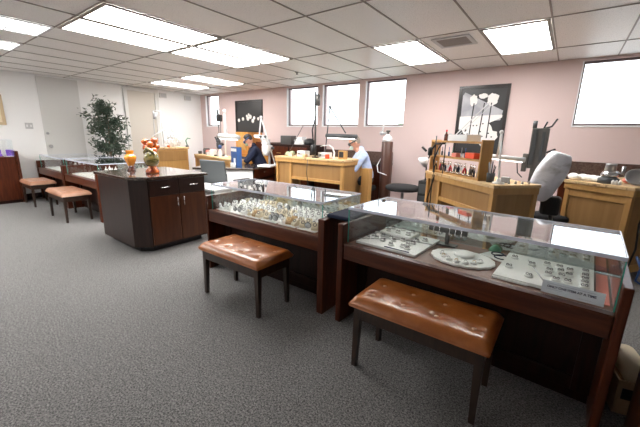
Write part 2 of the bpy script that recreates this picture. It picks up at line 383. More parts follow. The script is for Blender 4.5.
caseA = display_case('distant glass display case just beyond the dark cabinet island', (-6.98,1.93,0), 0, 1.38, .80)
caseB = display_case('farthest long glass display case toward the white door', (-8.50,1.93,0), 0, 1.40, .80)
# tall case along the left wall
r = root('tall_display_case','tall reddish wood display case against the white wall at the left edge','display case',(XL+.015,1.56,0))
MB().box(0,-2.2,0,.36,-.04,.06).build('plinth', M['mahog_dark'], r)
MB().box(0,-2.2,.061,.38,-.045,.86).build('cabinet_body', M['mahog'], r, bev=.005)
MB().box(0,-.043,0,.42,0,.97).build('side_panel', M['mahog'], r, bev=.005)
MB().box(.005,-2.2,.861,.375,-.05,.868).build('deck', M['deck'], r)
MB().box(.37,-2.2,.87,.376,-.05,1.17).build('front_glass', M['glass'], r)
MB().box(.0,-2.2,1.171,.378,-.048,1.178).build('top_glass', M['glass_top'], r)
MB().box(.0,-.056,.87,.369,-.05,1.17).build('side_glass', M['glass'], r)
for k in range(5):
    y=1.47-.13*k
    rr = root('velvet_ring_box','small purple velvet ring box in the tall case at the left edge','ring box',(XL+.22-.03*(k%2),y,.869),0,'purple ring boxes in the tall case')
    MB().box(-.035,-.035,0,.035,.035,.04).build('box_base', M['purple'], rr, bev=.004)
    MB().box(-.04,-.035,.041,-.028,.035,.12).build('open_lid', M['purple'], rr, bev=.004)
    MB().torus((.0,0,.056),.012,.003,Matrix.Rotation(PI/2,4,'X'),12,6).build('ring', M['chrome'], rr)
for k in range(3):
    tag(MB().box(0,0,0,.1,.12,.008).build('white_display_pad',M['pad'],loc=(XL+.26,1.38-.2*k,.869),bev=.002),'flat white display pad at the front of the tall left case','display pad','pads in the tall case')

# ------------------------------------------------------------------ upholstered benches
def bench(label, x0, x1, y0=1.50, y1=1.885, top=.455, mt='leather', nb=4):
    cx, cy = (x0+x1)/2,(y0+y1)/2; w=(x1-x0)/2; d=(y1-y0)/2
    r = root('upholstered_bench', label, 'bench', (cx,cy,0))
    # tufted cushion
    nx, ny = 48, 24; vs=[]; fs=[]
    tufts=[(-w+2*w*(i+.5)/nb, s*d*.40) for i in range(nb) for s in (-1,1)]
    def hz(x,y):
        ex=min(1,(w-abs(x))/.045); ey=min(1,(d-abs(y))/.045)
        ex=max(ex,0); ey=max(ey,0)
        e=(1-(1-ex)**2)**.5*(1-(1-ey)**2)**.5
        z=top-.03+.038*e
        for tx,ty in tufts:
            q=math.hypot(x-tx,y-ty); z-=.012*math.exp(-(q/.020)**2)+.003*math.exp(-(q/.045)**2)
        gx=min(abs(x-tx) for tx,_ in tufts)
        return z-.0008*math.exp(-(gx/.010)**2)
    for i in range(nx+1):
        for j in range(ny+1):
            x=-w+2*w*(.5-.5*math.cos(PI*i/nx)*1) if False else -w+2*w*i/nx
            y=-d+2*d*j/ny
            vs.append((x,y,hz(x,y)))
    for i in range(nx):
        for j in range(ny): fs.append((i*(ny+1)+j,(i+1)*(ny+1)+j,(i+1)*(ny+1)+j+1,i*(ny+1)+j+1))
    m=MB(); m.add(vs,fs,True)
    # sides
    ring=[(i,0) for i in range(nx+1)]+[(nx,j) for j in range(1,ny+1)]+[(i,ny) for i in range(nx-1,-1,-1)]+[(0,j) for j in range(ny-1,0,-1)]
    n=len(ring); v2=[]
    for lvl,(off,z) in enumerate(((0,None),(.006,top-.040),(.0,top-.056))):
        for i,j in ring:
            x,y,zz=vs[i*(ny+1)+j]; x+= off*(1 if x>=w-1e-6 else -1 if x<=-w+1e-6 else 0); y+=off*(1 if y>=d-1e-6 else -1 if y<=-d+1e-6 else 0)
            v2.append((x,y,zz if z is None else z))
    f2=[]
    for l in range(2):
        for k in range(n): f2.append((l*n+k,(l+1)*n+k,(l+1)*n+(k+1)%n,l*n+(k+1)%n))
    f2.append(tuple(2*n+k for k in range(n)))
    m.add(v2,f2,True)
    seat=m.build('seat_cushion', M[mt], r)
    for tx,ty in tufts: MB().ball((tx,ty,hz(tx,ty)+.003),(.013,.013,.007),10,6).build('button', M['button'], seat)
    a,b=w-.02,d-.02
    MB().box(-a,-b,top-.135,a,-b+.02,top-.057).box(-a,b-.02,top-.135,a,b,top-.057).box(-a,-b+.02,top-.135,-a+.02,b-.02,top-.057).box(a-.02,-b+.02,top-.135,a,b-.02,top-.057).build('apron', M['benchwood'], r, bev=.002)
    for sx in (-1,1):
        for sy in (-1,1):
            X,Y=sx*(a+.001),sy*(b+.001); i_=sx*.042; j_=sy*.042; lo=.028
            l=MB(); l.add([(X-sx*lo,Y-sy*lo,0),(X,Y-sy*lo,0),(X,Y,0),(X-sx*lo,Y,0),(X-i_,Y-j_,top-.058),(X,Y-j_,top-.058),(X,Y,top-.058),(X-i_,Y,top-.058)],
                  [(0,3,2,1),(4,5,6,7),(0,1,5,4),(1,2,6,5),(2,3,7,6),(3,0,4,7)])
            l.build('leg', M['benchwood'], r)
    return r
bench('tan tufted leather bench at the nearest display case', -.885, -.145)
bench('tan tufted leather bench before the case of ring stands', -2.395, -1.67)
bench('coral topped bench nearest the dark island, before a far case', -6.62, -5.86, mt='leather_pink')
bench('coral topped bench farthest away, by the tall left case', -8.20, -7.52, mt='leather_pink')

# ------------------------------------------------------------------ cabinet island
r = root('cabinet_island','dark wood cabinet island with a polished granite top and clipped corner','cabinet',(-3.67,1.58,0))
W_,D_=.97,.86; ch=.14
def isl(o, i=0): return [(-W_+i*0-o,-o),(-ch,-o),(o,ch),(o,D_+o),(-W_-o,D_+o)]
MB().prism([(-W_+.06,.07),(-ch-.03,.07),(-.07,ch+.03),(-.07,D_-.05),(-W_+.06,D_-.05)],0,.068).build('toe_kick', M['black'], r)
MB().prism(isl(0),.069,.845).build('body', M['island'], r, bev=.003)
MB().prism([(-W_-.03,-.03),(-ch-.012,-.03),(-ch+.03,-.015),(.02,ch-.02),(.035,ch+.02),(.035,D_+.03),(-W_-.03,D_+.03)],.846,.882).build('countertop', M['granite'], r, bev=.006)
ymid=(ch+D_)/2
for y0,y1,hy in ((ch+.012,ymid-.004,ymid-.04),(ymid+.004,D_-.012,ymid+.04)):
    dd=MB().box(.0005,y0,.09,.018,y1,.655).build('door', M['island_door'], r, bev=.002)
    h_=MB(); h_.tube([(.018,hy,.52),(.045,hy,.52),(.045,hy,.62),(.018,hy,.62)],.006,8); h_.build('door_handle', M['chrome'], dd)
    dr=MB().box(.0005,y0,.665,.018,y1,.835).build('drawer_front', M['island'], r, bev=.002)
    yc=(y0+y1)/2
    h_=MB(); h_.tube([(.018,yc-.05,.755),(.045,yc-.05,.755),(.045,yc+.05,.755),(.018,yc+.05,.755)],.006,8); h_.build('drawer_handle', M['chrome'], dr)
# art glass on the island
r=root('art_glass_vase','small amber glass vase standing alone on the island','vase',(-4.43,1.90,.883))
MB().lathe([(.045,0),(.05,.012),(.03,.03),(.04,.06),(.075,.13),(.085,.165),(.07,.195),(.045,.205),(.05,.225),(.062,.25),(.055,.252),(.04,.222)],n=24,sx=.85,sy=.85).build('vase_body',M['amber'],r)
MB().lathe([(.052,0),(.054,.012),(.034,.032),(.042,.062),(.0,.064)],n=24).build('vase_foot',M['brownglass'],r)
MB().tube([(-.08,0,.16),(-.11,0,.17),(-.12,.0,.155)],[.022,.018,.01],10).build('vase_handle',M['amber'],r)
r=root('art_glass_vase','tall slim orange glass vase with knobbly shoulders on the island','vase',(-4.24,2.08,.883))
MB().lathe([(.05,0),(.052,.01),(.03,.03),(.028,.06),(.04,.12),(.055,.19),(.035,.24),(.05,.29),(.06,.33),(.045,.36),(.05,.385),(.03,.39)],n=24).build('vase_body',M['brownglass'],r)
b=MB()
for q in range(9):
    a=q*2.4; b.ball((.06*math.cos(a),.06*math.sin(a),.26+.015*q),(.045,.045,.04),12,8)
b.build('knobs',M['orange_glass'],r)
r=root('art_glass_vase','round olive green glass vase on an orange foot on the island','vase',(-3.99,1.95,.883))
MB().lathe([(.075,0),(.08,.02),(.05,.07),(.045,.09)],n=24).build('vase_foot',M['orange_glass'],r)
MB().ball((0,0,.17),(.085,.085,.1),24,14).build('vase_body',M['olive_glass'],r)
MB().tube([(-.09,-.02,.17),(-.08,-.03,.25),(-.02,-.03,.29),(.06,-.02,.27),(.085,0,.22)],[.012,.022,.024,.02,.01],10).build('glass_coil',M['olive_glass'],r)

# ------------------------------------------------------------------ contents of nearest case
DZ=.6155+.001
def C3(x,y,z=0): return (x,y,DZ+z)
R3=math.radians(-2.6)
def necklace_board(label, x,y,w,d,rz=R3):
    r=root('jewellery_board',label,'display board',C3(x,y),rz)
    MB().box(0,0,0,w,d,.018).build('board',M['pad'],r,bev=.003)
    return r
r=necklace_board('white display board at the left end of the nearest case',-1.13,1.965,.45,.44)
MB().tube([(.0+.45*t,.06+.22*t+.05*math.sin(PI*t),.021) for t in [i/14 for i in range(15)]],.003,6).build('board_piping',M['steel'],r)
MB().tube([(.03+.3*t,.33+.06*math.sin(PI*t),.021) for t in [i/14 for i in range(15)]],.003,6).build('board_piping',M['steel'],r)
MB().box(.22,.012,.018,.40,.016,.024).build('board_clip',M['ink'],r)
MB().box(.05,.25,.018,.3,.43,.045).build('raised_step',M['pad'],r,bev=.01)
import itertools
tpl=None
def earring_card(x,y,z,rz,label,group):
    global tpl
    if tpl is None:
        tpl=root('earring_cushion',label,'earring display',(x,y,z),rz,group)
        MB().lathe([(.017,0),(.019,.004),(.017,.010),(.006,.012)],n=14,sx=1.2).build('cushion',M['pad'],tpl)
        for s in (-1,1): MB().torus((s*.008,0,.0165),.0055,.0022,Matrix.Rotation(PI/2.6,4,'X'),12,6).build('earring',M['gunmetal'],tpl)
        return tpl
    t=dup(tpl,None,(x,y,z),rz); t['label']=label; t['group']=group; return t
def loc2(x,y,lx,ly,rz=R3): return (x+lx*math.cos(rz)-ly*math.sin(rz), y+lx*math.sin(rz)+ly*math.cos(rz))
for lx,ly in [(.04,.1),(.04,.19),(.09,.14),(.15,.12),(.21,.17),(.10,.22),(.17,.21),(.26,.22),(.34,.21),(.24,.07),(.32,.09),(.36,.07),(.33,.15),(.02,.28),(.38,.33),(.34,.28)]:
    p=loc2(-1.13,1.965,lx,ly); z=DZ+.0183
    earring_card(p[0],p[1],z,random.uniform(-.2,.2),'small earring cushion with a dark pair on the left white board','earring cushions on the left board')
for lx,ly in [(.1,.3),(.18,.3),(.26,.3),(.1,.38),(.18,.39),(.26,.38)]:
    p=loc2(-1.13,1.965,lx,ly); earring_card(p[0],p[1],DZ+.0453,0,'small earring cushion on the raised step of the left board','earring cushions on the raised step')
# bracelet stand
r=root('bracelet_stand','dark chrome bracelet stand at the back of the nearest case','bracelet stand',C3(-.60,2.34),R3)
MB().box(-.07,-.035,0,.07,.035,.012).build('stand_base',M['gunmetal'],r,bev=.003)
MB().box(-.012,-.01,.012,.012,.01,.10).build('stand_post',M['gunmetal'],r)
MB().tube([(-.13,0,.115),(.13,0,.115)],.024,16).build('stand_bar',M['gunmetal'],r)
for q in (-.09,-.05,.02,.06,.1): MB().torus((q,0,.105),.036,.0035,Matrix.Rotation(PI/2,4,'Y'),20,6).build('bracelet',M['chrome'],r)
# oval necklace fan
r=root('necklace_fan_display','round white scalloped necklace display with a raised centre disc','necklace display',C3(-.44,2.12),R3)
fan=MB(); n=64; pr=[]
for k in range(n):
    a=2*PI*k/n; q=1+.02*math.cos(a*16); pr.append((.19*q*math.cos(a),.155*q*math.sin(a)))
fan.prism(pr,0,.014); fan.build('fan_board',M['pad'],r,bev=.002)
MB().lathe([(.062,.014),(.064,.03),(.058,.034),(0.001,.035)],n=30,y=.04).build('centre_disc',M['pad'],r)
for k in range(7):
    a=math.radians(195+k*25); c,s=math.cos(a),math.sin(a)
    MB().ball((.115*c,.04+.125*s if False else .115*s,.020),(.022,.022,.010),14,8).build('pad_fold',M['pad'],r)
    MB().torus((.12*c,.12*s,.030),.009,.0018,Matrix.Rotation(PI/3,4,'X'),12,6).build('pendant',M['gold'] if k%2 else M['steel'],r)
# cord necklace on card
r=root('cord_necklace','dark cord necklace coiled on a white card behind the round display','necklace',C3(-.255,2.30),math.radians(-25))
MB().box(-.10,-.06,0,.10,.07,.008).build('display_card',M['pad'],r,bev=.002)
MB().torus((.02,0,.013),.045,.004,None,30,8).build('cord',M['navy'],r)
MB().torus((-.02,.01,.021),.035,.004,None,30,8).build('cord',M['navy'],r)
tag(MB().lathe([(.035,0),(.04,.01),(.03,.03),(.012,.045),(.001,.05)],n=14).build('green_pouch',M['green'],loc=C3(-.30,2.42),bev=0),'small dark green pouch at the back of the nearest case','pouch')
# right board
bx,by=-.235,1.945
r=necklace_board('long white display board at the right end of the nearest case',bx,by,.44,.47)
MB().tube([(.12+.12*t,.38-.33*t+.0*t,.021) for t in [i/10 for i in range(11)]],.003,6).build('board_piping',M['steel'],r)
MB().box(.0,-.012,0,.17,-.0005,.010).build('lower_lip',M['pad'],r)
R_=[(.05,.36),(.05,.17),(.16,.09),(.15,.30),(.22,.36),(.28,.36),(.24,.26),(.29,.29),(.24,.19),(.30,.21),(.28,.13),(.33,.25),(.33,.14),(.33,.34),(.40,.38),(.40,.30),(.40,.24),(.40,.18),(.40,.12)]
for i,(lx,ly) in enumerate(R_):
    p=loc2(bx,by,lx,ly)
    earring_card(p[0],p[1],DZ+.0183,random.uniform(-.15,.15),'small earring cushion with a dark pair on the long right board','earring cushions on the right board')
# sign
r=root('paper_sign','small pale blue paper sign reading only one item at a time','sign',(-.005,1.902,DZ+.003),R3)
MS=Matrix.Rotation(math.radians(-14),4,'X')
MB().box(0,0,0,.245,.002,.062,MS).build('sign_card',M['sign'],r)
def text(body,size,x,z,m,parent):
    c=bpy.data.curves.new('lettering','FONT'); c.body=body; c.size=size; c.extrude=.0003; c.offset=.0006
    t=bpy.data.objects.new('text_source',c); col.objects.link(t)
    me=bpy.data.meshes.new_from_object(t.evaluated_get(bpy.context.evaluated_depsgraph_get())); bpy.data.objects.remove(t)
    me.materials.clear(); me.materials.append(m)
    o=bpy.data.objects.new('lettering',me); col.objects.link(o); o.parent=parent
    o.matrix_local=MS@Matrix.Translation((x,-.0008,z))@Matrix.Rotation(PI/2,4,'X'); return o
text('ONLY ONE ITEM AT A TIME',.0155,.022,.030,M['ink'],r)
MB().box(.02,-.0006,.049,.21,-.0001,.0505,MS).box(.02,-.0006,.022,.085,-.0001,.0232,MS).box(.15,-.0006,.010,.2,-.0001,.011,MS).build('fine_print',M['ink_grey'],r)
tag(MB().box(0,0,0,.05,.45,.004).build('pink_reflection',M['coral'],loc=C3(.215,1.93),rz=R3),'narrow coral strip painted in as a reflection beside the long right board','reflection')  # coral strip paints in a pinkish reflection at the case end
tag(MB().box(-.095,0,0,.105,.50,.030).build('folded_cloth',M['navy'],loc=(-1.288,1.94,.766),bev=.012),'navy folded cloth lying between the two nearest display cases','cloth')

# ------------------------------------------------------------------ ring stands in the middle case
def tray(x,y,m,i,w=.19,d=.15):
    labels='flat white ring tray under the ring stands in the middle case'
    return tag(MB().box(0,0,0,w,d,.010).build('ring_tray',M[m],loc=(x,y,DZ),bev=.002),labels,'ring tray','white ring trays in the middle case')
pos=[]
for ix in range(6):
    for iy in range(3):
        x=-2.765+ix*.215; y=1.955+iy*.168
        tray(x,y,'pad',ix*3+iy); pos.append((x,y))
def ring_stand(mt, kind):
    r=root('ring_stand','',"ring stand",(0,0,0))
    if kind==0:   # slanted finger
        MB().lathe([(.019,0),(.019,.005),(.011,.010),(.0105,.034),(.006,.047),(.001,.049)],n=10,M=Matrix.Rotation(math.radians(12),4,'X')@Matrix.Translation((0,0,.004))).build('stand_cone',M[mt],r)
        MB().torus((0,-.007,.036),.0125,.0028,Matrix.Rotation(math.radians(30),4,'X'),12,6).build('ring',M['gold'] if mt=='tan' else M['steel'],r)
    elif kind==1: # ring box wedge
        MB().add([(-.021,-.02,0),(.021,-.02,0),(.021,.02,0),(-.021,.02,0),(-.021,-.02,.018),(.021,-.02,.018),(.021,.02,.05),(-.021,.02,.05)],
             [(0,3,2,1),(4,5,6,7),(0,1,5,4),(1,2,6,5),(2,3,7,6),(3,0,4,7)]).build('stand_wedge',M[mt],r,bev=.003)
        MB().torus((0,-.004,.038),.011,.0026,Matrix.Rotation(math.radians(50),4,'X'),12,6).build('ring',M['gold'] if mt=='tan' else M['gunmetal'],r)
    else:         # dark watch pillow
        MB().ball((0,0,.022),(.02,.015,.02),12,8).build('pillow',M[mt],r)
        MB().torus((0,0,.024),.019,.004,Matrix.Rotation(PI/2,4,'X'),14,6).build('ring',M['gunmetal'],r)
    return r
protos={}
info={('pad',0):'small white finger shaped ring stand in the middle case',('cream',1):'small cream wedge ring stand in the middle case',('pad',1):'small white wedge ring stand in the middle case',
      ('tan',1):'small tan wedge ring stand in the middle case',('greybox',2):'small grey watch pillow with a dark band in the middle case',('cream',0):'small cream finger shaped ring stand in the middle case'}
cnt=0
for ti,(x,y) in enumerate(pos):
    base=random.choice([('pad',0),('pad',0),('pad',1),('cream',1),('greybox',2),('pad',0)])
    if ti in (3,9): base=('greybox',2)
    if ti in (6,12): base=('cream',1)
    if ti in (1,4,7,8,13,14): base=('pad',1)
    for a in range(3):
        for b_ in range(2):
            key=('tan',1) if (ti in (6,12) and a==1) else base if random.random()<.7 else random.choice([q for q in info if q[0]!='tan'])
            lx=x+.034+a*.061+random.uniform(-.008,.008); ly=y+.04+b_*.07+random.uniform(-.008,.008); rz=random.uniform(-.5,.5)
            if key not in protos:
                protos[key]=o=ring_stand(*key); o.location=(lx,ly,DZ+.0102); o.rotation_euler.z=rz
            else: o=dup(protos[key],None,(lx,ly,DZ+.0102),rz)
            o.scale=(1.3,1.2,1.15); o['label']=info[key]; o['group']=info[key].replace('small ','').replace('stand','stands').replace('pillow','pillows')
            cnt+=1
tag(MB().box(0,0,0,.09,.003,.055,Matrix.Rotation(math.radians(-15),4,'X')).build('display_card',M['pad'],loc=(-2.09,2.42,DZ+.0)),'blank white card standing at the back of the middle case','card')
tag(MB().box(0,0,0,.20,.10,.035).build('grey_jewel_box',M['greybox'],loc=(-1.86,2.31+.06,DZ+.0),bev=.006) if False else MB().box(0,0,0,.26,.012,.03).build('grey_price_rail',M['greybox'],loc=(-1.90,2.468,DZ)), 'low grey strip along the back of the middle case','display strip')

# contents of the far cases
for ci,(cx,lab) in enumerate(((-6.98,'case beyond the island'),(-8.50,'farthest long case'))):
    for k in range(5):
        x=cx+.06+k*.262
        tag(MB().box(0,0,0,.22,.36,.02).build('jewellery_pad',M['pad'],loc=(x,1.97,DZ),bev=.004),'flat white jewellery pad in the '+lab,'jewellery pad','white pads in the '+lab)
        for q in range(2):
            rr=root('necklace_bust','small pale necklace bust in the '+lab,'necklace bust',(x+.06+.1*q,2.40+.12*q,DZ),0,'busts in the '+lab)
            MB().lathe([(.03,0),(.03,.008),(.02,.02),(.035,.06),(.03,.09),(.012,.10),(.010,.13),(.001,.132)],n=14,sy=.6).build('bust',M['pad'] if (k+q)%3 else M['dgrey'],rr)
            MB().torus((0,-.014,.078),.03,.003,Matrix.Rotation(math.radians(60),4,'X'),16,6).build('necklace',M['chrome'],rr)

# ------------------------------------------------------------------ oak workbenches
def workbench(label, A, ang, w, d, h, split=.22, panel_bottom=.67, mt='oak', pm='oak_panel'):
    r=root('jewellers_workbench',label,'workbench',(A[0],A[1],0),math.radians(ang))
    MB().box(-.015,-.02,h-.03,w+.015,d,h).build('bench_top',M['oak_top'],r,bev=.004)
    MB().box(-.01,-.012,h-.095,w+.01,.015,h-.031).build('top_rail',M[mt],r,bev=.004)
    [MB().box(q,.016,h-.095,q+.022,d-.01,h-.031).build('side_rail', M[mt], r, bev=.004) for q in (w-.012,-.01)]
    P=.05
    xs_=[0]+([split*w] if split else [])+[w-P]
    PM=M[pm]
    for x in xs_: MB().box(x,0,0,x+P,P,h-.096).build('leg',M[mt],r,bev=.004)
    for x in (0,w-P): MB().box(x,d-P-.01,0,x+P,d-.01,h-.032).build('leg',M[mt],r,bev=.004)
    if split:
        MB().box(P,.028,.10,split*w,.04,h-.096).build('back_panel',M[pm],r)
        MB().box(split*w+P,.028,panel_bottom,w-P,.04,h-.096).build('back_panel',M[pm],r)
        MB().box(split*w+P,.004,panel_bottom-.05,w-P,.035,panel_bottom).build('lower_rail',M[mt],r,bev=.003)
    else:
        MB().box(P,.015,.10,w-P,.03,h-.17).build('back_panel',M[pm],r)
        MB().box(P,.004,h-.17,w-P,.035,h-.096).build('frame_rail',M[mt],r,bev=.003)
    MB().box(w-.03,P,.10,w-.015,d-P-.01,h-.096).build('side_panel',M[pm],r)
    MB().box(.015,P,.10,.03,d-P-.01,h-.096).build('side_panel',M[pm],r)
    MB().box(w-.036,P,.04,w-.004,d-P-.01,.12).build('lower_rail',M[mt],r)
    return r
WB1=workbench('oak workbench below the three high windows, beside the man in blue', (-4.20,4.28), 1.5, 1.42, .66, 1.005)
WB2=workbench('oak workbench carrying the open tool shelf', (-1.46,4.32), -43.1, 1.30, .50, .95)
WB3=workbench('oak workbench at the right edge, behind the nearest case', (.03,4.59), -32, .62, 1.15, .95, split=0)
# tall oak unit at left, facing +X
r=root('oak_counter_unit','tall oak counter unit with a pale top under the white orchid','counter',(-7.95,3.74,0))
MB().box(0,.06,0,.48,.82,.99).build('unit_body',M['oak'],r,bev=.004)
MB().box(-.02,.04,.991,.51,.84,1.035).build('unit_top',M['oak_top'],r,bev=.006)
MB().box(.481,.10,.72,.492,.78,.95).build('front_panel',M['oak_panel'],r,bev=.003)
WBL=workbench('low long oak workbench between the orchid unit and the granite desk', (-7.50,4.76), -14, 2.05, .45, .865, split=.3)

def on_bench(A,ang,lx,ly):
    a=math.radians(ang); return (A[0]+lx*math.cos(a)-ly*math.sin(a), A[1]+lx*math.sin(a)+ly*math.cos(a))

# tool shelf on WB2
px_,py_=on_bench((-1.46,4.32),-43.1,.0,.02)
r=root('tool_shelf','open oak tool shelf standing on a workbench','shelf',(px_,py_,.951),math.radians(-43.1))
W2,D2,H2=1.02,.13,.40
MB().box(0,0,0,.022,D2,H2).build('upright',M['oak'],r,bev=.002)
MB().box(W2-.022,0,0,W2,D2,H2+.01).build('upright',M['oak'],r,bev=.002)
MB().box(.0225,0,H2-.03,W2-.0225,D2,H2-.008).build('shelf_board',M['oak'],r,bev=.002)
MB().box(.0225,0,.19,W2-.0225,D2,.21).build('shelf_board',M['oak'],r,bev=.002)
MB().box(.0225,0,.0,W2-.0225,D2,.018).build('shelf_board',M['oak'],r,bev=.002)
def onsh(lx,ly): return on_bench((px_,py_),-43.1,lx,ly)
rd=random.Random(3)
def put(name,label,cat,mb,m,x,y,z,rz=0,group=None,**k):
    o=mb.build(name,M[m],loc=(x,y,z),rz=rz,**k); return tag(o,label,cat,group)
p=onsh(.40,-.01); put('white_tray','long white tray on top of the oak tool shelf','tray',MB().box(0,0,0,.36,.17,.012).box(0,0,.012,.36,.006,.07).box(0,.164,.012,.36,.17,.07).box(0,.006,.012,.006,.164,.07).box(.354,.006,.012,.36,.164,.07),'white',p[0],p[1],.951+H2-.0075,math.radians(-43))
p=onsh(.22,.07); 
r=root('glass_bottle','dark glass bottle on the left of the tool shelf top','bottle',(p[0],p[1],.951+H2-.0075))
MB().lathe([(.022,0),(.024,.01),(.024,.07),(.01,.09),(.009,.105)],n=14).build('bottle_body',M['brownglass'],r)
MB().cyl(0,0,.1055,.13,.011).build('bottle_cap',M['red'],r)
p=onsh(.31,.07); put('glass_jar','small grey jar next to the dark bottle on the tool shelf','jar',MB().lathe([(.024,0),(.026,.01),(.026,.06),(.018,.075),(.018,.085),(.001,.086)],n=14),'greybox',p[0],p[1],.951+H2-.0075)
p=onsh(.72,.02); put('parts_drawer_box','bright orange red parts box on the upper tool shelf','box',MB().box(0,0,0,.16,.1,.06),'orange_red',p[0],p[1],.951+.211,math.radians(-43),bev=.004)
p=onsh(.46,.02); put('parts_drawer_box','small coral parts box beside the bright one on the tool shelf','box',MB().box(0,0,0,.09,.08,.045),'coral',p[0],p[1],.951+.211,math.radians(-43),bev=.004)
def toolmb(seed):
    q=random.Random(seed); t=MB(); t.cyl(0,0,0,.05,.011,10); t.cyl(0,0,.05,.10+q.random()*.03,.004,8); return t
tm=None
for k in range(12):
    lx=.08+k*.075; 
    if any(a<lx<b for a,b in ((.44,.58),(.70,.90))): continue
    p=onsh(lx,.05+.05*rd.random())
    put('hand_tool','upright hand tool on the upper board of the tool shelf','tool',toolmb(k),['greybox','black','steel','blue','green'][k%5],p[0],p[1],.951+.211,0,'hand tools on the upper shelf board')
for k in range(22):
    lx=.06+k*.042; p=onsh(lx,.05+.05*rd.random())
    r=root('pliers','pliers standing in the lower bay of the tool shelf','pliers',(p[0],p[1],.951+.0185),rd.uniform(0,3),'pliers in the lower bay')
    MB().tube([(-.018,0,.0),(-.012,0,.05),(.002,0,.09)],[.006,.007,.005],8).tube([(.018,0,.0),(.012,0,.05),(-.002,0,.09)],[.006,.007,.005],8).build('handle',M[['black','red','black','gunmetal','black','navy','greybox'][k%7]],r)
    MB().tube([(0,0,.085),(0,0,.13)],[.009,.003],8).build('jaw',M['chrome'],r)
for k in range(8):
    p=onsh(.42+.06*k,.02+.02*(k%2)); put('metal_dish','small shiny metal dish in front of the pliers','dish',MB().lathe([(.02,0),(.028,.02),(.03,.022),(.022,.006),(.001,.004)],n=14),'chrome',p[0],p[1]-.0,.951+.0185+.0,0,'shiny dishes in the lower bay')
# flexible shaft machine hanging at the left of the shelf
def wpt(px_,py_,Y):
    return None
p=onsh(.17,-.03)
r=root('flexible_shaft_motor','black flexible shaft hanging in front of the tool shelf','flex shaft',(p[0],p[1],0))
MB().tube([(0,.0,.0),(0,0,1.40)],.008,8).build('hanger_pole',M['black'],r)
MB().tube([(.02,-.02,.30),(-.03,-.04,.6),(.03,-.03,.9),(.0,-.03,1.1),(.05,-.03,1.25),(.1,-.02,1.33)],.009,8).build('flex_cable',M['black'],r)
MB().lathe([(.012,0),(.028,.01),(.03,.09),(.012,.11)],n=14,M=Matrix.Translation((-.06,.0,1.15))).build('motor',M['black'],r)
MB().tube([(-.06,0,1.2),(.0,0,1.3),(.12,0,1.31)],.012,8).build('hook_arm',M['black'],r)
# slim boom arm toward the artwork
r=root('boom_arm','thin grey spring boom arm rising in front of the large artwork','lamp arm',(-1.19,4.02,0))
MB().tube([(0,.06,.952),(0,.06,1.30)],.006,8).build('arm_post',M['black'],r)
MB().tube([(0,.06,1.30),(.42,.06,1.76)],.006,8).build('arm_bar',M['louver'],r)
MB().tube([(.03,.06,1.30),(.45,.06,1.74)],.003,6).build('arm_spring',M['steel'],r)

def swing_lamp(label, base, knee, tip, head0, head1, hr, m='white', pole_r=.009, knee_lo=None):
    r=root('bench_lamp',label,'lamp',base)
    B=Vector(base); L=lambda q:tuple(Vector(q)-B)
    MB().lathe([(.055,0),(.055,.012),(.025,.02),(.018,.05)],n=16).build('lamp_base',M[m],r)
    MB().tube([(0,0,.03),L(knee)],pole_r,8).build('lower_arm',M[m],r)
    MB().tube([L(knee),L(tip)],pole_r,8).build('upper_arm',M[m],r)
    MB().ball(L(knee),pole_r*2.2,10,8).build('joint',M[m],r)
    h=MB().tube([L(head0),L(head1)],hr,14).build('lamp_shade',M[m],r)
    a=Vector(L(head0)); b=Vector(L(head1)); dn=Vector((0,0,-hr*.55))
    MB().tube([a.lerp(b,.06)+dn,a.lerp(b,.94)+dn],hr*.62,10).build('lamp_tube',M['lampglow'],h)
    return r
# white tube lamp on WB2 right
p=on_bench((-1.46,4.32),-43.1,1.22,.10)
swing_lamp('white swing arm lamp with a long horizontal tube on the shelf workbench',(p[0],p[1],.951),(-.56,3.72,1.44),(-.58,3.80,1.19),(-.76,3.92,1.20),(-.34,3.96,1.17),.026)
# dark lamp over WB1 with black arm
swing_lamp('dark fluorescent bench lamp hanging before the man in blue',(-3.36,4.62,1.006),(-3.28,4.62,1.84),(-2.94,4.60,1.42),(-3.25,4.50,1.375),(-2.68,4.52,1.365),.036,'dgrey',.010)
# white pole lamp left (on low bench)
p=on_bench((-7.50,4.76),-14,1.42,.2)
swing_lamp('white pole lamp with a fat horizontal tube behind the granite desk',(p[0],p[1],.866),(p[0]+.02,p[1],1.84),(p[0]+.08,p[1],1.31),(p[0]-.16,p[1]-.02,1.32),(p[0]+.48,p[1]-.02,1.30),.055,'white',.018)

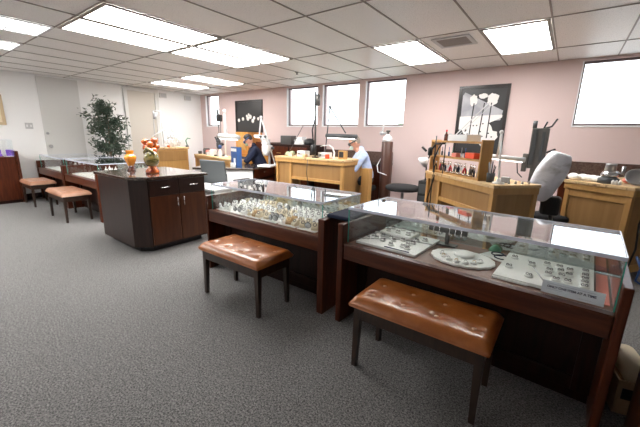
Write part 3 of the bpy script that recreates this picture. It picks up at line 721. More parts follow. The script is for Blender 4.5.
# ---- granite desk (angled)
r=root('granite_desk','white desk with a dark granite top and a dark drawer block','desk',(-4.52,4.02,0))
poly=[(-.82,-.70),(0,0),(-.40,1.02),(-.92,.62),(-.74,.20),(-1.10,-.32)]
MB().prism(poly,.735,.77).build('desktop',M['granite'],r,bev=.004)
def wallp(a,b,z0,z1,t,ins=0):
    a=Vector(a);b=Vector(b);d=(b-a).normalized();n=Vector((-d.y,d.x))
    return [tuple(a+n*ins),tuple(b+n*ins),tuple(b+n*(t+ins)),tuple(a+n*(t+ins))]
MB().prism(wallp((-.80,-.67),(-.02,.0),0,1,.03,.02),0,.734).build('front_panel',M['white'],r)
dk=MB().prism(wallp((-.03,.02),(-.40,.96),0,1,.45,.02),.03,.734).build('drawer_block',M['mahog_dark'],r)
for z in (.12,.35,.56):
    a=Vector((-.05,.06)); b=Vector((-.34,.82)); d=(b-a).normalized(); n=Vector((d.y,-d.x)); c=(a+b)/2
    f=MB().prism([tuple(a+n*.0),tuple(a+n*.012),tuple(b+n*.012),tuple(b+n*.0)],z,z+.17 if z>.3 else z+.2).build('drawer_front',M['mahog'],dk,bev=.003)
    q=c+n*.03; MB().tube([(q.x-d.x*.05,q.y-d.y*.05,z+.1),(q.x+d.x*.05,q.y+d.y*.05,z+.1)],.006,8).build('drawer_handle',M['chrome'],f)

# ---- microscopes
def microscope(label, loc, rz, body, dark, s=1.0):
    r=root('stereo_microscope',label,'microscope',loc,rz); r.scale=(s,s,s)
    MB().box(-.10,-.12,0,.10,.10,.03).build('stage_base',M[body],r,bev=.012)
    MB().tube([(0,.07,.03),(0,.07,.38)],.016,12).build('focus_column',M['steel'],r)
    MB().box(-.045,-.02,.22,.045,.09,.30).build('focus_block',M[body],r,bev=.01)
    MB().lathe([(.03,0),(.04,.03),(.05,.06),(.05,.13),(.04,.15)],z=.16,y=-.05,n=18).build('microscope_head',M[body],r)
    MB().ball((0,-.05,.33),(.055,.05,.04)).build('prism_housing',M[body],r)
    for q in (-1,1):
        e=MB().tube([(q*.03,-.06,.34),(q*.034,-.12,.41)],.016,12).build('eyepiece',M[body],r)
        MB().tube([(q*.034,-.12,.41),(q*.035,-.13,.422)],.018,12).build('eyecup',M[dark],e)
        MB().tube([(q*.05,.04,.26),(q*.085,.04,.26)],.02,12).build('focus_knob',M[dark],r)
    return r
microscope('white stereo microscope on the corner of the granite desk',(-4.57,4.42,.771),math.radians(20),'white','dgrey',1.35)
microscope('small dark microscope on the low oak bench by the narrow window',(on_bench((-7.50,4.76),-14,1.06,.22))+(.871,),.5,'dgrey','black',1.0)
swing_lamp('white arched swing lamp standing behind the white microscope',(-4.66,4.72,.771),(-4.93,4.62,1.70),(-4.97,4.60,1.34),(-5.05,4.55,1.34),(-4.72,4.56,1.33),.028,'white',.014)

# ---- things on WB1
def wb1(lx,ly,z=0): 
    q=on_bench((-4.22,4.28),1.5,lx,ly); return (q[0],q[1],1.0055+z)
b=MB(); b.ball((0,0,.03),(.09,.07,.05)); b.ball((.05,.02,.05),(.05,.05,.04)); b.ball((-.04,0,.02),(.06,.06,.03))
tag(b.build('crumpled_cloth',M['pale_green'],loc=wb1(.17,.2),remesh=.008),'pale green crumpled cloth at the left of the windowed workbench','cloth')
for i,(lx,w_,h_,m,lab) in enumerate([(.36,.18,.10,'white','white power supply box near the green cloth'),(.82,.20,.09,'white','white control box left of the wooden holder')]):
    r=root('control_box',lab,'control box',wb1(lx,.18))
    MB().box(0,0,0,w_,.14,h_).build('housing',M[m],r,bev=.006)
    MB().box(.02,-.003,.02,w_-.02,-.0002,h_-.03).build('front_plate',M['greybox'],r)
    MB().tube([(w_*.3,-.003,.05),(w_*.3,-.014,.05)],.012,12).build('dial',M['black'],r)
r=root('flexible_shaft_motor','tall black pole with a hanging motor and flexible shaft under the windows','flex shaft',wb1(.79,.14))
MB().box(-.05,-.03,0,.05,.03,.02).build('clamp',M['black'],r)
MB().tube([(0,0,.02),(-.01,0,1.06)],.016,10).build('pole',M['gunmetal'],r)
MB().lathe([(.02,0),(.045,.02),(.05,.14),(.02,.18)],z=.05,x=.0,y=-.05,n=16).build('motor',M['black'],r)
MB().tube([(0,-.05,.22),(-.04,-.04,.45),(.03,-.03,.7),(.0,-.02,.95)],.011,8).build('flex_cable',M['black'],r)
MB().lathe([(.02,0),(.035,.01),(.035,.16),(.015,.18)],z=.84,x=.04,n=14).build('upper_motor',M['gunmetal'],r)
MB().tube([(-.01,0,.9),(-.58,-.02,.06)],.005,6).build('slack_cord',M['dgrey'],r)
MB().tube([(.0,-.20,-.02),(-.02,-.20,-.25),(.02,-.2,-.45),(-.06,-.2,-.7)],.006,6).build('power_cord',M['black'],r)
r=root('gooseneck_tube','white curved gooseneck tube before the man in blue','gooseneck',wb1(1.16,.15))
MB().tube([(.0,0,.0),(.01,0,.10),(-.03,0,.18),(-.10,0,.22),(-.20,0,.21),(-.28,0,.19)],[.016,.014,.012,.009,.007,.006],10).build('neck',M['white'],r)
MB().lathe([(.03,0),(.03,.015),(.016,.02)]).build('neck_base',M['white'],r)
r=root('wooden_holder','small dark tool block in an oak frame before the man in blue','tool holder',wb1(1.24,.16))
MB().box(0,0,0,.13,.08,.14).build('oak_block',M['oak'],r,bev=.004)
MB().box(.02,-.008,.03,.10,-.0005,.12).build('dark_front',M['black'],r)
for i,(lx,m,lab) in enumerate([(.60,'oak_top','small pale wood block beside the black motor pole'),(.28,'cream','small cream block beside the green cloth'),(1.06,'orange_red','small orange red tin beside the gooseneck')]):
    tag(MB().box(-.03,-.03,0,.04,.03,.05+.01*i).build('small_block',M[m],loc=wb1(lx,.10),rz=.3*i,bev=.006),lab,'block')

# ---- things on low left bench / unit
def wl(lx,ly): q=on_bench((-7.50,4.76),-14,lx,ly); return (q[0],q[1],.8655)
items=[('hand_tool_box',.20,'dgrey',(.16,.12,.13),'dark tool box next to the orchid unit'),('red_tool_box',.36,'coral',(.10,.1,.09),'coral tool box on the low oak bench'),('white_carton',.62,'white',(.18,.12,.12),'white peaked carton on the low oak bench')]
for nm,lx,m,(a,b_,c),lab in items:
    r=root(nm,lab,'box',wl(lx,.14),-.2)
    MB().box(0,0,0,a,b_,c).build('box_body',M[m],r,bev=.006)
    MB().box(.01,.01,c+.0005,a-.01,b_-.01,c+.02).build('lid',M[m],r,bev=.004)
for k in range(6):
    put('hand_tool','upright hand tool on the low oak bench','tool',toolmb(20+k),['blue','greybox','black','red','green','steel'][k],*(wl(.48+.13*k,.22+.04*(k%2))),group='hand tools on the low oak bench')
rc=random.Random(21)
for k in range(16):
    lx=.04+.085*k; m=['dgrey','orange_red','white','black','steel','coral','greybox','blue'][k%8]
    if any(abs(lx-q)<.11 for q in (.24,.40,.70)): ly=.32
    else: ly=.12+.08*(k%2)
    if abs(lx-.88)<.12 or abs(lx-1.06)<.13 or lx>1.25: continue
    q=wl(lx,ly)
    mb=MB().lathe([(.02,0),(.028,.01),(.028,.07+.03*(k%3)),(.012,.09+.03*(k%3)),(.001,.092+.03*(k%3))],n=12) if k%2 else MB().box(-.03,-.03,0,.03,.03,.07+.02*(k%3))
    put('supply_jar' if k%2 else 'supply_box',('small supply jar' if k%2 else 'small supply box')+' in the clutter on the low oak bench','jar' if k%2 else 'box',mb,m,q[0],q[1],q[2],0,('supply jars' if k%2 else 'supply boxes')+' on the low oak bench')
r=root('spray_bottle','blue topped spray bottle on the low oak bench','bottle',wl(1.32,.12))
MB().lathe([(.035,0),(.04,.01),(.04,.12),(.015,.17)],n=14).build('bottle_body',M['white'],r)
MB().ball((0,0,.22),(.035,.045,.045)).build('bottle_top',M['blue'],r)
r=root('blue_display_box','blue and white printed box standing before the seated dark clothed person','box',(-4.98,3.98,.771),math.radians(-15))
MB().box(-.16,0,0,.10,.10,.36).build('carton',M['blue'],r,bev=.003)
MB().box(-.15,-.003,.28,.09,-.0003,.335).box(-.04,-.0035,.05,.04,-.0008,.16).build('white_print',M['white'],r)
MB().box(-.07,-.06,0,.09,-.02,.07).build('front_tray',M['white'],r,bev=.004)
# orchid on unit
r=root('potted_orchid','white blooming orchid on the pale topped oak unit','plant',(-7.62,4.30,1.036))
MB().lathe([(.05,0),(.07,.09),(.065,.10),(.001,.09)],n=18).build('pot',M['white'],r)
MB().tube([(0,0,.09),(.02,0,.2),(.0,0,.34),(-.08,0,.40)],.005,6).tube([(0,0,.09),(-.03,0,.22),(.05,.05,.33)],.005,6).build('stem',M['green'],r)
b=MB()
rd=random.Random(5)
for k in range(26):
    c=(rd.uniform(-.12,.12),rd.uniform(-.13,.13),rd.uniform(.08,.32))
    for q in range(5):
        a=q*2*PI/5; b.ball((c[0],c[1]+.03*math.cos(a),c[2]+.03*math.sin(a)),(.016,.034,.034),8,6)
b.build('blossoms',M['white'],r)
r=root('grey_tube_stand','pair of tall thin grey tubes standing on the orchid unit','tube stand',(-7.6,3.92,1.036))
MB().box(-.08,-.12,0,.08,.16,.02).build('stand_base',M['greybox'],r,bev=.004)
for y_ in (-.08,.12): MB().tube([(0,y_,.02),(0,y_*.85,.80)],.012,10).build('tube',M['louver'],r)
MB().tube([(0,-.07,.80),(0,.11,.80)],.012,10).build('cross_tube',M['louver'],r)
MB().tube([(.02,-.06,.62),(.02,-.03,.76)],.035,12).build('tube_head',M['greybox'],r)
r=root('bench_lamp','slim white angled lamp arm on the oak unit by the beige door','lamp',(-7.58,3.80,1.036))
MB().lathe([(.05,0),(.05,.012),(.012,.02)]).build('lamp_base',M['white'],r)
MB().tube([(0,0,.02),(0,-.02,.25),(0,.26,.40)],.010,8).build('lamp_arm',M['white'],r)
MB().lathe([(.015,0),(.05,-.06),(.048,-.06),(.012,-.004)],M=Matrix.Translation((0,.28,.42))).build('lamp_shade',M['white'],r)
put('small_orange_jar','small orange jar at the edge of the oak unit near the orchid','jar',MB().lathe([(.03,0),(.035,.03),(.02,.045),(.001,.05)],n=12),'orange_glass',-7.52,3.98+.12,1.0355+.0)
r=root('handled_tool','dark green handled tool beside the white orchid','tool',(-7.55,4.60,1.036))
MB().lathe([(.04,0),(.04,.03),(.012,.04)]).build('tool_base',M['dgrey'],r)
MB().tube([(0,0,.04),(0,-.03,.15),(0,.02,.21),(0,.09,.20)],.012,8).build('tool_arm',M['green'],r)
# camera-like black microscope on pole near narrow window
r=root('pole_mounted_scope','black scope on two slim poles before the narrow corner window','scope',wl(.86,.30))
MB().tube([(0,0,.0),(0,0,1.05)],.009,8).build('pole',M['dgrey'],r)
MB().tube([(.07,0,.0),(.07,0,.85)],.007,8).build('pole',M['dgrey'],r)
MB().box(-.03,-.04,.78,.10,.04,.93).build('scope_head',M['black'],r,bev=.01)
MB().tube([(0,0,.93),(-.01,-.02,1.05)],.022,10).build('eyepiece',M['black'],r)
MB().ball((.05,-.03,.42),(.08,.05,.10)).build('power_unit',M['black'],r)

# ---- furniture by the back wall
r=root('oak_hutch','orange oak hutch on a chest behind the seated dark clothed person','hutch',(-6.55,5.24,0))
MB().box(0,0,0,1.15,.5,.92).build('chest',M['oak_orange'],r,bev=.004)
MB().box(.0,.05,.921,.45,.5,1.42).build('upper_box',M['oak_orange'],r,bev=.004)
MB().box(.07,.035,1.0,.38,.049,1.36).build('box_door',M['oak'],r,bev=.003)
MB().box(.55,.2,.921,1.10,.5,1.20).build('open_shelf',M['mahog'],r,bev=.004)
MB().box(.5,.0,.921,1.15,.19,.95).build('shelf_lip',M['oak'],r,bev=.004)
r=root('dark_dresser','dark brown dresser below the first high window','dresser',(-5.33,5.26,0))
MB().box(0,0,0,1.12,.5,1.18).build('dresser_body',M['mahog_dark'],r,bev=.006)
for k in range(3):
    for q in range(2):
        d_=MB().box(.04+.53*q,-.012,.2+.32*k,.53+.53*q,-.0005,.49+.32*k).build('drawer_front',M['mahog'],r,bev=.003)
        MB().tube([(.22+.53*q,-.03,.35+.32*k),(.34+.53*q,-.03,.35+.32*k)],.006,8).build('drawer_handle',M['gold'],d_)
put('grey_speaker_box','grey metal box on the dark dresser','box',MB().box(0,0,0,.30,.2,.18),'gunmetal',-5.12,5.36,1.181,0,bev=.01)
put('white_printer','white machine box on the dark dresser','box',MB().box(0,0,0,.26,.2,.10).box(.03,.02,.10,.2,.18,.16),'white',-4.72,5.36,1.181,0,bev=.01)
put('round_black_case','round black case at the end of the dark dresser','case',MB().lathe([(.10,0),(.11,.02),(.10,.10),(.05,.13),(.001,.135)],n=18),'black',-4.36,5.44,1.181)
def wall_counter(label,x0,x1,d):
    r=root('wall_counter',label,'counter',(x0,YB-.014,0)); w=x1-x0
    MB().box(0,-d,0,w,0,.86).build('counter_body',M['mahog'],r,bev=.003)
    MB().box(-.01,-d-.02,.861,w+.01,0,.90).build('counter_top',M['granite'],r,bev=.004)
    MB().box(0,-.03,.901,w,-.001,1.10).build('backsplash',M['granite_b'],r,bev=.003)
M['granite_b']=mat('brown_granite',(.075,.045,.035),.25,noise=(50,(.13,.085,.07),(1,1,1),.4,.7))
wall_counter('dark wall counter behind the man in the blue shirt',-4.15,-2.62,.42)
wall_counter('dark wall counter below the big right window',-.04,3.3,.50)
# gas cylinder
r=root('gas_cylinder','tall brown gas cylinder standing against the pink wall','gas cylinder',(-2.43,5.10,0))
MB().lathe([(.082,0),(.092,.02),(.092,1.295),(.088,1.30)],n=24).build('cylinder_body',M['brown_paint'],r)
MB().lathe([(.086,1.301),(.084,1.33),(.066,1.375),(.035,1.40),(.03,1.42)],n=24).build('shoulder',M['trim_white'],r)
MB().lathe([(.02,1.421),(.02,1.45),(.035,1.455),(.035,1.48),(.001,1.485)],n=14).build('valve',M['gunmetal'],r)
MB().tube([(0,0,1.435),(-.10,0,1.435)],.02,10).ball((-.12,0,1.435),(.035,.025,.035)).build('regulator',M['steel'],r)
MB().tube([(-.10,0,1.46),(-.08,-.01,1.60)],.013,8).build('tank_knob',M['white'],r)
MB().tube([(-.098,-.01,1.02),(-.14,-.05,.90),(-.08,-.12,.80),(.08,-.12,.76)],.008,8).build('gas_hose',M['white'],r)

# ---- chairs and stools
def stool(label, loc, rz, back=True, seat=.56, sr=.20, br=.24):
    if not back: br=.19
    r=root('work_stool',label,'chair',loc,rz)
    for k in range(5):
        a=2*PI*k/5; l=MB().tube([(0,0,.075),(br*math.cos(a),br*math.sin(a),.055)],[.022,.014],8).build('base_leg',M['black'],r)
        MB().ball((br*math.cos(a),br*math.sin(a),.026),.026,10,8).build('caster',M['black'],l)
    MB().tube([(0,0,.06),(0,0,seat-.04)],.022,12).build('gas_post',M['steel'],r)
    MB().lathe([(.06,seat-.06),(sr*.9,seat-.045),(sr,seat-.02),(sr,seat+.015),(sr*.85,seat+.035),(.001,seat+.04)],n=26,sy=.95).build('seat',M['blackcloth'],r)
    if back:
        MB().tube([(0,sr*.6,seat-.03),(0,sr+.06,seat-.01),(0,sr+.07,seat+.25)],.014,8).build('back_post',M['black'],r)
        MB().box(-.19,sr+.04,seat+.16,.19,sr+.08,seat+.46).build('backrest',M['blackcloth'],r,bev=.03,seg=4)
    return r
stool('black round backless stool left of the tool shelf bench',(-2.02,4.9,0),0,False,.60,.27)
r=root('black_tool_cart','low black cart between the stool and the oak shelf bench','cart',(-1.62,5.05,0))
MB().box(-.14,-.2,.08,.30,.2,.74).build('cart_body',M['black'],r,bev=.01)
for z in (.2,.42,.6): 
    d_=MB().box(-.12,-.212,z-.05,.28,-.2005,z+.09).build('drawer_front',M['dgrey'],r,bev=.004)
for q in ((-.1,-.16),(.26,-.16),(-.1,.16),(.26,.16)): MB().ball((q[0],q[1],.04),.0395,10,8).build('caster',M['black'],r)
r=root('clamp_light','black clamp work light at the left side of the tool shelf bench','lamp',(-1.60,4.62,.0+.741))
MB().tube([(0,0,0),(.0,0,.30),(.10,0,.52)],.010,8).build('lamp_arm',M['black'],r)
MB().lathe([(.02,0),(.09,-.10),(.085,-.10),(.018,-.006)],n=18,M=Matrix.Translation((.02,-.04,.34))@Matrix.Rotation(math.radians(50),4,'Y')).build('lamp_shade',M['white'],r)
MB().tube([(-.02,0,.44),(-.09,0,.50)],.018,8).build('lamp_head',M['black'],r)
r.location=(-1.66,4.86,.741)
# office chair beyond middle case
r=root('office_chair','office chair with a slate grey back behind the middle display case','chair',(-4.29,3.26,0),math.radians(8))
for k in range(5):
    a=2*PI*k/5+.3; l=MB().tube([(0,0,.085),(.29*math.cos(a),.29*math.sin(a),.06)],[.025,.016],8).build('base_leg',M['black'],r)
    MB().ball((.29*math.cos(a),.29*math.sin(a),.028),.028,10,8).build('caster',M['black'],l)
MB().tube([(0,0,.07),(0,0,.40)],.025,12).build('gas_post',M['steel'],r)
MB().box(-.24,-.24,.40,.24,.24,.47).build('seat',M['slate'],r,bev=.03,seg=4)
TB=Matrix.Translation((0,-.24,.60))@Matrix.Rotation(math.radians(8),4,'X')
MB().box(-.25,-.02,.02,.25,.02,.38,TB).build('backrest',M['slate'],r,bev=.012,seg=3)
MB().box(-.03,-.05,.38,.03,-.02,.75).build('back_bar',M['black'],r)
for s in (-1,1):
    MB().tube([(s*.24,0,.42),(s*.30,0,.45),(s*.30,0,.66)],.014,8).build('arm_post',M['black'],r)
    MB().box(s*.30-.04,-.14,.66,s*.30+.04,.16,.69).build('armrest',M['black'],r,bev=.01)
r=root('white_cabinet','low white cabinet between the island and the middle case','cabinet',(-3.95,2.62,0))
MB().box(-.40,0,.04,.22,.30,.60).build('cabinet_body',M['white'],r,bev=.004)
MB().box(-.42,-.02,.601,.24,.32,.63).build('cabinet_top',M['white'],r,bev=.004)
MB().box(.2205,.02,.08,.235,.28,.56).build('door',M['door_white'],r,bev=.003)
MB().box(-.38,.02,0,.2,.28,.039).build('plinth',M['dgrey'],r)
# black rolling chair between wb2 and wb3
r=stool('black task chair between the two right hand workbenches',(-.06,4.62,0),math.radians(25),False,.50,.20)

# ---- engraving machine (dark) and bagged lamp
r=root('engraving_machine','tall dark metal engraving machine between the right hand workbenches','machine',(-.29,4.44,0))
MB().box(-.10,-.12,0,.12,.12,.05).build('machine_foot',M['gunmetal'],r,bev=.006)
MB().box(-.035,-.03,.05,.035,.03,1.18).build('machine_column',M['gunmetal'],r,bev=.004)
MB().box(-.07,-.05,1.06,.09,.04,1.50).build('machine_body',M['gunmetal'],r,bev=.006)
MB().box(-.055,-.062,1.10,-.02,-.0505,1.48).box(.03,-.062,1.14,.06,-.0505,1.46).build('slide_rail',M['dgrey'],r)
MB().box(-.12,-.07,1.02,-.071,.03,1.22).build('side_gearbox',M['gunmetal'],r,bev=.006)
MB().tube([(-.055,0,1.50),(-.055,0,1.58)],.022,12).build('top_knob',M['dgrey'],r)
MB().tube([(.04,0,1.50),(.10,0,1.52),(.14,0,1.60)],.009,8).tube([(.03,0,1.50),(.055,0,1.57)],.008,8).tube([(.09,0,1.24),(.17,0,1.28)],.009,8).build('lever',M['black'],r)
MB().tube([(-.10,-.02,1.2),(-.17,-.03,1.12),(-.15,-.03,1.0),(-.1,-.02,.95)],.006,8).build('cable',M['black'],r)
r=root('bag_covered_machine','white plastic bag draped over a machine between the right workbenches','covered machine',(-.14,4.16,0))
def bagprof():
    m=MB(); rd=random.Random(9); n=26
    prof=[(.025,.50),(.06,.515),(.085,.50),(.10,.44),(.115,.36),(.12,.28),(.115,.20),(.11,.12),(.105,.05),(.09,.0),(.04,-.015)]
    vs=[];fs=[]
    for j,(q,z) in enumerate(prof):
        for k in range(n):
            a=2*PI*k/n; w_=1+.09*math.sin(3*a+j*.6)+.05*math.sin(7*a+j)+rd.uniform(-.02,.02)
            vs.append((q*w_*math.cos(a)*1.15,q*w_*math.sin(a)*.85,z))
    for j in range(len(prof)-1):
        for k in range(n): fs.append((j*n+k,(j+1)*n+k,(j+1)*n+(k+1)%n,j*n+(k+1)%n))
    fs.append(tuple(range(n))); fs.append(tuple((len(prof)-1)*n+k for k in range(n-1,-1,-1)))
    m.add(vs,fs,True,Matrix.Translation((-.06,0,.76))@Matrix.Rotation(math.radians(16),4,'Y')); return m
bagprof().build('plastic_bag',M['bag'],r,sub=1)
MB().tube([(.12,.08,.0),(.10,.05,.5),(.04,.02,.95)],.02,10).build('machine_post',M['black'],r)
MB().lathe([(.14,0),(.14,.02),(.03,.04)],x=.12,y=.08).build('machine_foot',M['black'],r)
MB().box(-.02,-.04,.60,.16,.10,.80).build('machine_body',M['black'],r,bev=.03)

# ---- things on WB3
def wb3(lx,ly): q=on_bench((.03,4.59),-32,lx,ly); return (q[0],q[1],.9505)
b=MB(); rd=random.Random(2)
for k in range(7): b.ball((.05*k-.15,rd.uniform(-.03,.03),.03),(.055,.05,.035+.008*rd.random()),12,8)
tag(b.build('crumpled_plastic',M['pad'],loc=wb3(.14,.10),rz=-.5,remesh=.008),'crumpled white plastic wrap on the right edge workbench','wrap')
r=root('metal_polisher','shiny metal polishing canister on the right edge workbench','canister',wb3(.33,.12))
MB().lathe([(.085,0),(.09,.01),(.09,.05),(.07,.06)],n=20).build('canister_base',M['dgrey'],r)
MB().lathe([(.065,.0605),(.075,.09),(.06,.12),(.045,.13)],n=20).build('canister_middle',M['chrome'],r)
MB().lathe([(.05,.131),(.045,.19),(.048,.20),(.001,.202)],n=20).build('canister_lid',M['steel'],r)
MB().tube([(.05,0,.12),(.10,0,.10),(.10,0,.18)],.016,10).build('spout',M['steel'],r)
b=MB(); b.ball((0,0,.04),(.07,.05,.045)); b.ball((.06,.03,.06),(.06,.05,.04)); b.ball((-.05,.0,.03),(.05,.05,.03))
tag(b.build('red_cloth',M['coral'],loc=wb3(.44,.36),remesh=.008),'crumpled coral cloth behind the metal canister','cloth')
b=MB(); b.ball((0,0,.04),(.07,.05,.05)); b.ball((.06,.02,.05),(.05,.04,.04))
tag(b.build('red_rag',M['red'],loc=wb3(.46,.58),remesh=.008),'bright red rag toward the back of the right edge workbench','cloth')
r=root('polishing_pan','round grey metal pan leaning on the right edge workbench','pan',wb3(.50,.12))
MP=Matrix.Translation((.07,.08,.072))@Matrix.Rotation(math.radians(48),4,'X')
MB().lathe([(.10,0),(.115,.0),(.125,.03),(.12,.035),(.10,.01),(.001,.008)],n=28,M=MP@Matrix.Scale(.8,4)).build('pan_bowl',M['steel'],r)
for k in range(4):
    tag(MB().lathe([(.012,0),(.014,.03),(.006,.045),(.001,.046)],n=10).build('small_bottle',M['white'],loc=wb3(.41+.015*k,.05+.03*(k%2))),'tiny white bottle beside the metal canister','bottle','tiny white bottles on the right workbench')
# things on the right part of WB2
def w2(lx,ly): q=on_bench((-1.46,4.32),-43.1,lx,ly); return (q[0],q[1],.9505)
r=root('tool_cup','dark cup full of hand tools right of the tool shelf','tool cup',w2(1.10,.10))
MB().lathe([(.035,0),(.04,.09),(.036,.09),(.03,.01),(.001,.008)],n=16).build('cup',M['dgrey'],r)
for k in range(6):
    a=k; MB().tube([(.012*math.cos(a),.012*math.sin(a),.02),(.035*math.cos(a),.035*math.sin(a),.16+.01*k)],.005,6).build('tool_handle',M[['black','brown_paint','steel','black','greybox','black'][k]],r)
for k in range(4):
    tag(MB().lathe([(.010,0),(.012,.012),(.005,.03),(.001,.032)],n=10).build('burr_holder',M['greybox'],loc=w2(1.24,.2+.075*k)),'tiny white burr holder along the right side of the shelf bench','tool','burr holders on the shelf bench')
tag(MB().box(-.04,-.03,0,.04,.03,.06).build('glue_box',M['greybox'],loc=w2(1.16,.22),bev=.008),'small grey box at the foot of the white tube lamp','box')
# cords by right bench
r=tag(MB().tube([(0,0,.93),(.02,-.02,.8),(-.01,-.03,.6),(.01,-.03,.35),(-.02,-.03,.12),(-.10,-.10,.01)],.009,8).build('power_cord',M['black'],loc=(.66,4.32,0)),'black power cord hanging down the right edge workbench','cord')
tag(MB().tube([(0,0,.3),(.04,-.05,.2),(.02,-.08,.08),(.14,-.1,.02),(.3,-.1,.02)],.010,8).build('extension_cord',M['blue'],loc=(.68,4.22,0)),'blue cord on the floor at the right edge workbench','cord')
# carton in bottom right corner
r=root('cardboard_carton','open cardboard carton on the floor right of the nearest case','carton',(.385,2.06,0),math.radians(12))
MB().box(0,0,0,.26,.30,.012).box(0,0,.012,.008,.30,.19).box(.252,0,.012,.26,.30,.19).box(.008,0,.012,.252,.008,.19).box(.008,.292,.012,.252,.30,.19).build('carton_body',M['card'],r)
MB().box(.02,-.004,.09,.08,-.0005,.15).build('black_label',M['black'],r)
tag(MB().tube([(0,0,.0),(-.05,.24,.0)],.062,24).build('paper_roll',M['cream_roll'],loc=(.475,2.115,.19)),'cream paper roll lying in the cardboard carton','paper roll')
r=root('neighbouring_case','dark reddish wood case end in the bottom right corner','display case',(.425,1.98,0),math.radians(-2.6))
MB().box(0,-.65,0,.05,0,.765).build('side_panel',M['mahog'],r,bev=.005)
MB().box(.051,-.60,0,.7,-.02,.60).build('cabinet_body',M['mahog_dark'],r)

# ---- ficus
def ficus(x,y):
    r=root('potted_ficus','tall leafy ficus tree standing before the white wall','plant',(x,y,0))
    MB().lathe([(.13,0),(.17,.26),(.18,.28),(.15,.27),(.001,.25)],n=22).build('planter',M['pot'],r)
    rd=random.Random(11)
    t=MB(); tips=[]
    for k in range(3):
        a=k*2.1; x0,y0=.03*math.cos(a),.03*math.sin(a)
        pts=[(x0,y0,.25),(x0*2+.02*math.sin(k),y0*2,.7),(x0*1,y0*1,1.1),(x0*4,y0*4,1.5),(x0*5,y0*5,1.85)]
        t.tube(pts,[.014,.013,.011,.008,.004],8)
    for k in range(46):
        z=rd.uniform(.92,1.9); a=rd.uniform(0,2*PI); L=rd.uniform(.18,.44)*(1 if z<1.7 else .75)
        p0=Vector((rd.uniform(-.05,.05),rd.uniform(-.05,.05),z-.12)); p1=p0+Vector((L*math.cos(a),L*math.sin(a),rd.uniform(.02,.28)))
        if p1.z>2.12: p1.z=2.12
        t.tube([p0,p0.lerp(p1,.5)+Vector((0,0,.03)),p1],[.005,.004,.002],5); tips.append((p0,p1))
    t.build('trunk',M['bark'],r)
    lf=MB()
    for p0,p1 in tips:
        for q in range(46):
            c=p0.lerp(p1,rd.uniform(.3,1.08))+Vector((rd.gauss(0,.055),rd.gauss(0,.055),rd.gauss(0,.05)))
            R_=Matrix.Translation(c)@Matrix.Rotation(rd.uniform(0,2*PI),4,'Z')@Matrix.Rotation(rd.uniform(-.9,1.1),4,'X')@Matrix.Rotation(rd.uniform(-.8,.8),4,'Y')
            s=rd.uniform(1.0,1.5)
            lf.add([(0,0,0),(.014*s,.022*s,.004),(.012*s,.045*s,.003),(0,.068*s,-.004),(-.012*s,.045*s,.003),(-.014*s,.022*s,.004),(0,.03*s,-.002)],
                   [(0,1,6),(1,2,6),(2,3,6),(3,4,6),(4,5,6),(5,0,6)],False,R_)
    lf.build('foliage',M['leaf'],r)
ficus(-8.0,3.02)

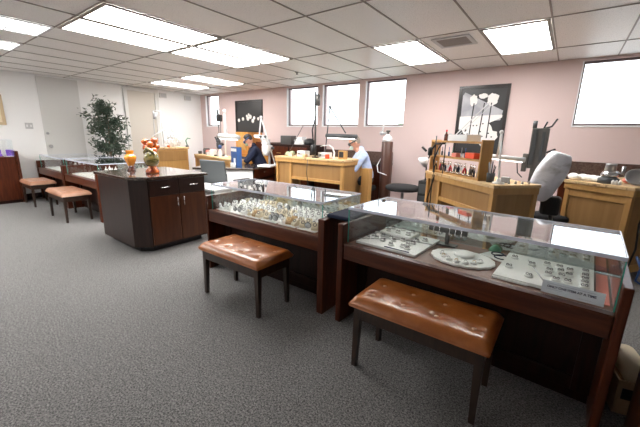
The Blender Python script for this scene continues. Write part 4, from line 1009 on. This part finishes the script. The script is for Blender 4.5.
# ------------------------------------------------------------------ people
def person(label, loc, rz, shirt, hair, lean=.35, headpitch=.6, visor=True, band='dgrey', maskm='mask'):
    """local: faces -Y, seat at z .56, origin on floor under pelvis"""
    r=root('person',label,'person',loc,rz)
    sz=.56
    pel=Vector((0,0,sz+.10)); ch=pel+Vector((0,-math.sin(lean)*.34,math.cos(lean)*.34)); nk=ch+Vector((0,-.07,.15)); 
    hd=nk+Vector((0,-.06,.13))
    HM=Matrix.Translation(hd)@Matrix.Rotation(headpitch,4,'X')
    b=MB()
    def H(p): return HM@Vector(p)
    # torso
    b.ball(pel,(.165,.12,.12)); b.taper(pel+Vector((0,0,.05)),ch,.125,.135); b.ball(ch+Vector((0,0,.02)),(.175,.115,.14))
    b.taper(ch+Vector((0,0,.08)),nk+Vector((0,-.02,.04)),.06,.052)
    b.ball(hd,(.076,.094,.108),20,14,Matrix.Rotation(headpitch,4,'X'))
    b.ball(H((0,-.045,-.055)),(.052,.052,.055)) # jaw
    b.taper(H((0,-.09,.01)),H((0,-.112,-.022)),.010,.016)   # nose
    b.ball(H((0,-.088,-.055)),(.024,.012,.008))  # lips
    for s in (-1,1):
        b.ball(H((s*.078,.005,-.01)),(.012,.022,.03))
        b.ball(H((s*.030,-.082,.012)),(.015,.010,.009))
    arms=[]
    for s in (-1,1):
        sh=ch+Vector((s*.185,0,.07)); el=sh+Vector((s*.05,-.16,-.22)); wr=el+Vector((-s*.10,-.23,.05)); hand=wr+Vector((-s*.03,-.075,-.005))
        b.taper(sh,el,.055,.043); b.taper(el,wr,.042,.028); arms.append((sh,el,wr))
        d=(hand-wr).normalized(); side=Vector((s*1,0,0)).cross(Vector((0,0,1))).normalized()
        sx=Vector((d.y,-d.x,0)).normalized()
        b.ball(wr+d*.045,(.038,.045,.017))
        for k in range(4):
            L=[.052,.062,.066,.058][k] if s>0 else [.058,.066,.062,.052][k]
            p=wr+d*.08+sx*(.026-.0175*k)
            q=p+d*L*.5+Vector((0,0,-.004)); e=q+d*L*.35+Vector((0,0,-.02))
            b.taper(p,q,.0092,.0085,8); b.taper(q,e,.0085,.007,8)
        p=wr+d*.03-sx*s*(-.03) ; q=p+d*.03+sx*s*.02+Vector((0,0,-.008)); e=q+d*.028+Vector((0,0,-.006))
        b.taper(p,q,.011,.010,8); b.taper(q,e,.010,.008,8)
        hp=pel+Vector((s*.09,-.02,-.02)); kn=Vector((s*.13,-.42,sz+.04)); an=Vector((s*.13,-.36,.09)); toe=Vector((s*.14,-.50,.045))
        b.taper(hp,kn,.085,.06); b.taper(kn,an,.055,.038); b.taper(an,toe,.038,.034)
    body=b.build('body',M['skin'],r,remesh=.0075)
    s_=MB(); s_.ball(pel+Vector((0,0,.04)),(.175,.132,.12)); s_.taper(pel+Vector((0,0,.06)),ch,.137,.147); s_.ball(ch+Vector((0,0,.02)),(.186,.128,.15))
    s_.taper(ch+Vector((0,0,.08)),ch+Vector((0,-.02,.165)),.085,.066)
    for sh,el,wr in arms: s_.taper(sh,el,.068,.056); s_.taper(el,el.lerp(wr,.85),.055,.042); s_.ball(sh,.072)
    s_.build('shirt',M[shirt],r,remesh=.009)
    t_=MB()
    for s in (-1,1):
        hp=pel+Vector((s*.09,-.02,-.02)); kn=Vector((s*.13,-.42,sz+.04)); an=Vector((s*.13,-.36,.11))
        t_.taper(hp,kn,.097,.072); t_.taper(kn,an,.067,.055)
    t_.ball(pel+Vector((0,0,-.02)),(.178,.135,.10)); t_.build('trousers',M['trousers'],r,remesh=.010)
    for s in (-1,1):
        MB().taper((s*.13,-.35,.05),(s*.14,-.52,.042),.048,.040).build('shoe',M['black'],r)
    h=MB(); h.ball(H((0,.022,.025)),(.083,.092,.100),20,14,Matrix.Rotation(headpitch,4,'X'))
    h.build('hair',M[hair],r)
    if visor:
        v_=MB(); v_.torus(H((0,-.005,.035)),.093,.010,Matrix.Rotation(headpitch,4,'X')@Matrix.Diagonal((.92,1.08,1,1)),28,8)
        v_.build('headband',M[band],r)
        w_=MB(); w_.ball(H((0,-.095,.012)),(.07,.022,.026),18,10,Matrix.Rotation(headpitch,4,'X')); w_.build('magnifier',M[band],r)
        m_=MB(); m_.ball(H((0,-.080,-.045)),(.052,.045,.042),18,10,Matrix.Rotation(headpitch,4,'X')); m_.build('face_mask',M[maskm],r)
    return r
person('person in a light blue shirt bent over the workbench wearing a magnifier',(-2.80,5.10,0),math.radians(-48),'shirt','hair_grey',.30,.55)
stool('black stool under the person in the blue shirt',(-2.78,5.12,0),math.radians(130),False,.50,.17)
person('person in dark navy clothes with head bowed behind the granite desk',(-5.38,5.02,0),math.radians(-40),'navy','hair_dark',.42,.75,True,'blue','pale_green')
stool('black stool under the person in navy',(-5.32,5.0,0),math.radians(130),False,.50,.17)
tag(MB().box(-.08,-.06,0,.06,.06,.86).build('oak_pedestal',M['oak'],loc=(-2.61,4.80,.0),bev=.004),'slim oak pedestal at the end of the windowed workbench','pedestal')

# ------------------------------------------------------------------ world, camera
w=bpy.data.worlds.new('World'); S.world=w; w.use_nodes=True; nt=w.node_tree; nt.nodes.clear()
out=nt.nodes.new('ShaderNodeOutputWorld'); bg=nt.nodes.new('ShaderNodeBackground'); sky=nt.nodes.new('ShaderNodeTexSky')
sky.sky_type='HOSEK_WILKIE'; sky.turbidity=8; sky.sun_direction=Vector((.2,-.7,.7)).normalized(); sky.ground_albedo=.5
mx=nt.nodes.new('ShaderNodeMixRGB'); mx.inputs[0].default_value=.85; mx.inputs[2].default_value=(.93,.96,1,1)
nt.links.new(sky.outputs[0],mx.inputs[1]); nt.links.new(mx.outputs[0],bg.inputs[0]); bg.inputs[1].default_value=3.6
nt.links.new(bg.outputs[0],out.inputs[0])

cam=bpy.data.cameras.new('camera'); co=bpy.data.objects.new('camera',cam); col.objects.link(co)
F,P_,RO,YW=325.9113,.2323,.0225,.6395
cam.sensor_width=36; cam.lens=F/640*36; cam.clip_start=.05
fw=Vector((-math.sin(YW)*math.cos(P_),math.cos(YW)*math.cos(P_),-math.sin(P_)))
rt=Vector((math.cos(YW),math.sin(YW),0)); up=rt.cross(fw)
r2=rt*math.cos(RO)+up*math.sin(RO); u2=-rt*math.sin(RO)+up*math.cos(RO)
Mx=Matrix((r2,u2,-fw)).transposed().to_4x4(); Mx.translation=(0,0,1.36)
co.matrix_world=Mx; S.camera=co
S.view_settings.view_transform='Standard'; S.view_settings.look='None'; S.view_settings.gamma=1; S.view_settings.use_curve_mapping=False
S.view_settings.exposure=.5
S.cycles.max_bounces=8; S.cycles.transparent_max_bounces=24; S.cycles.diffuse_bounces=4; S.cycles.use_denoising=True
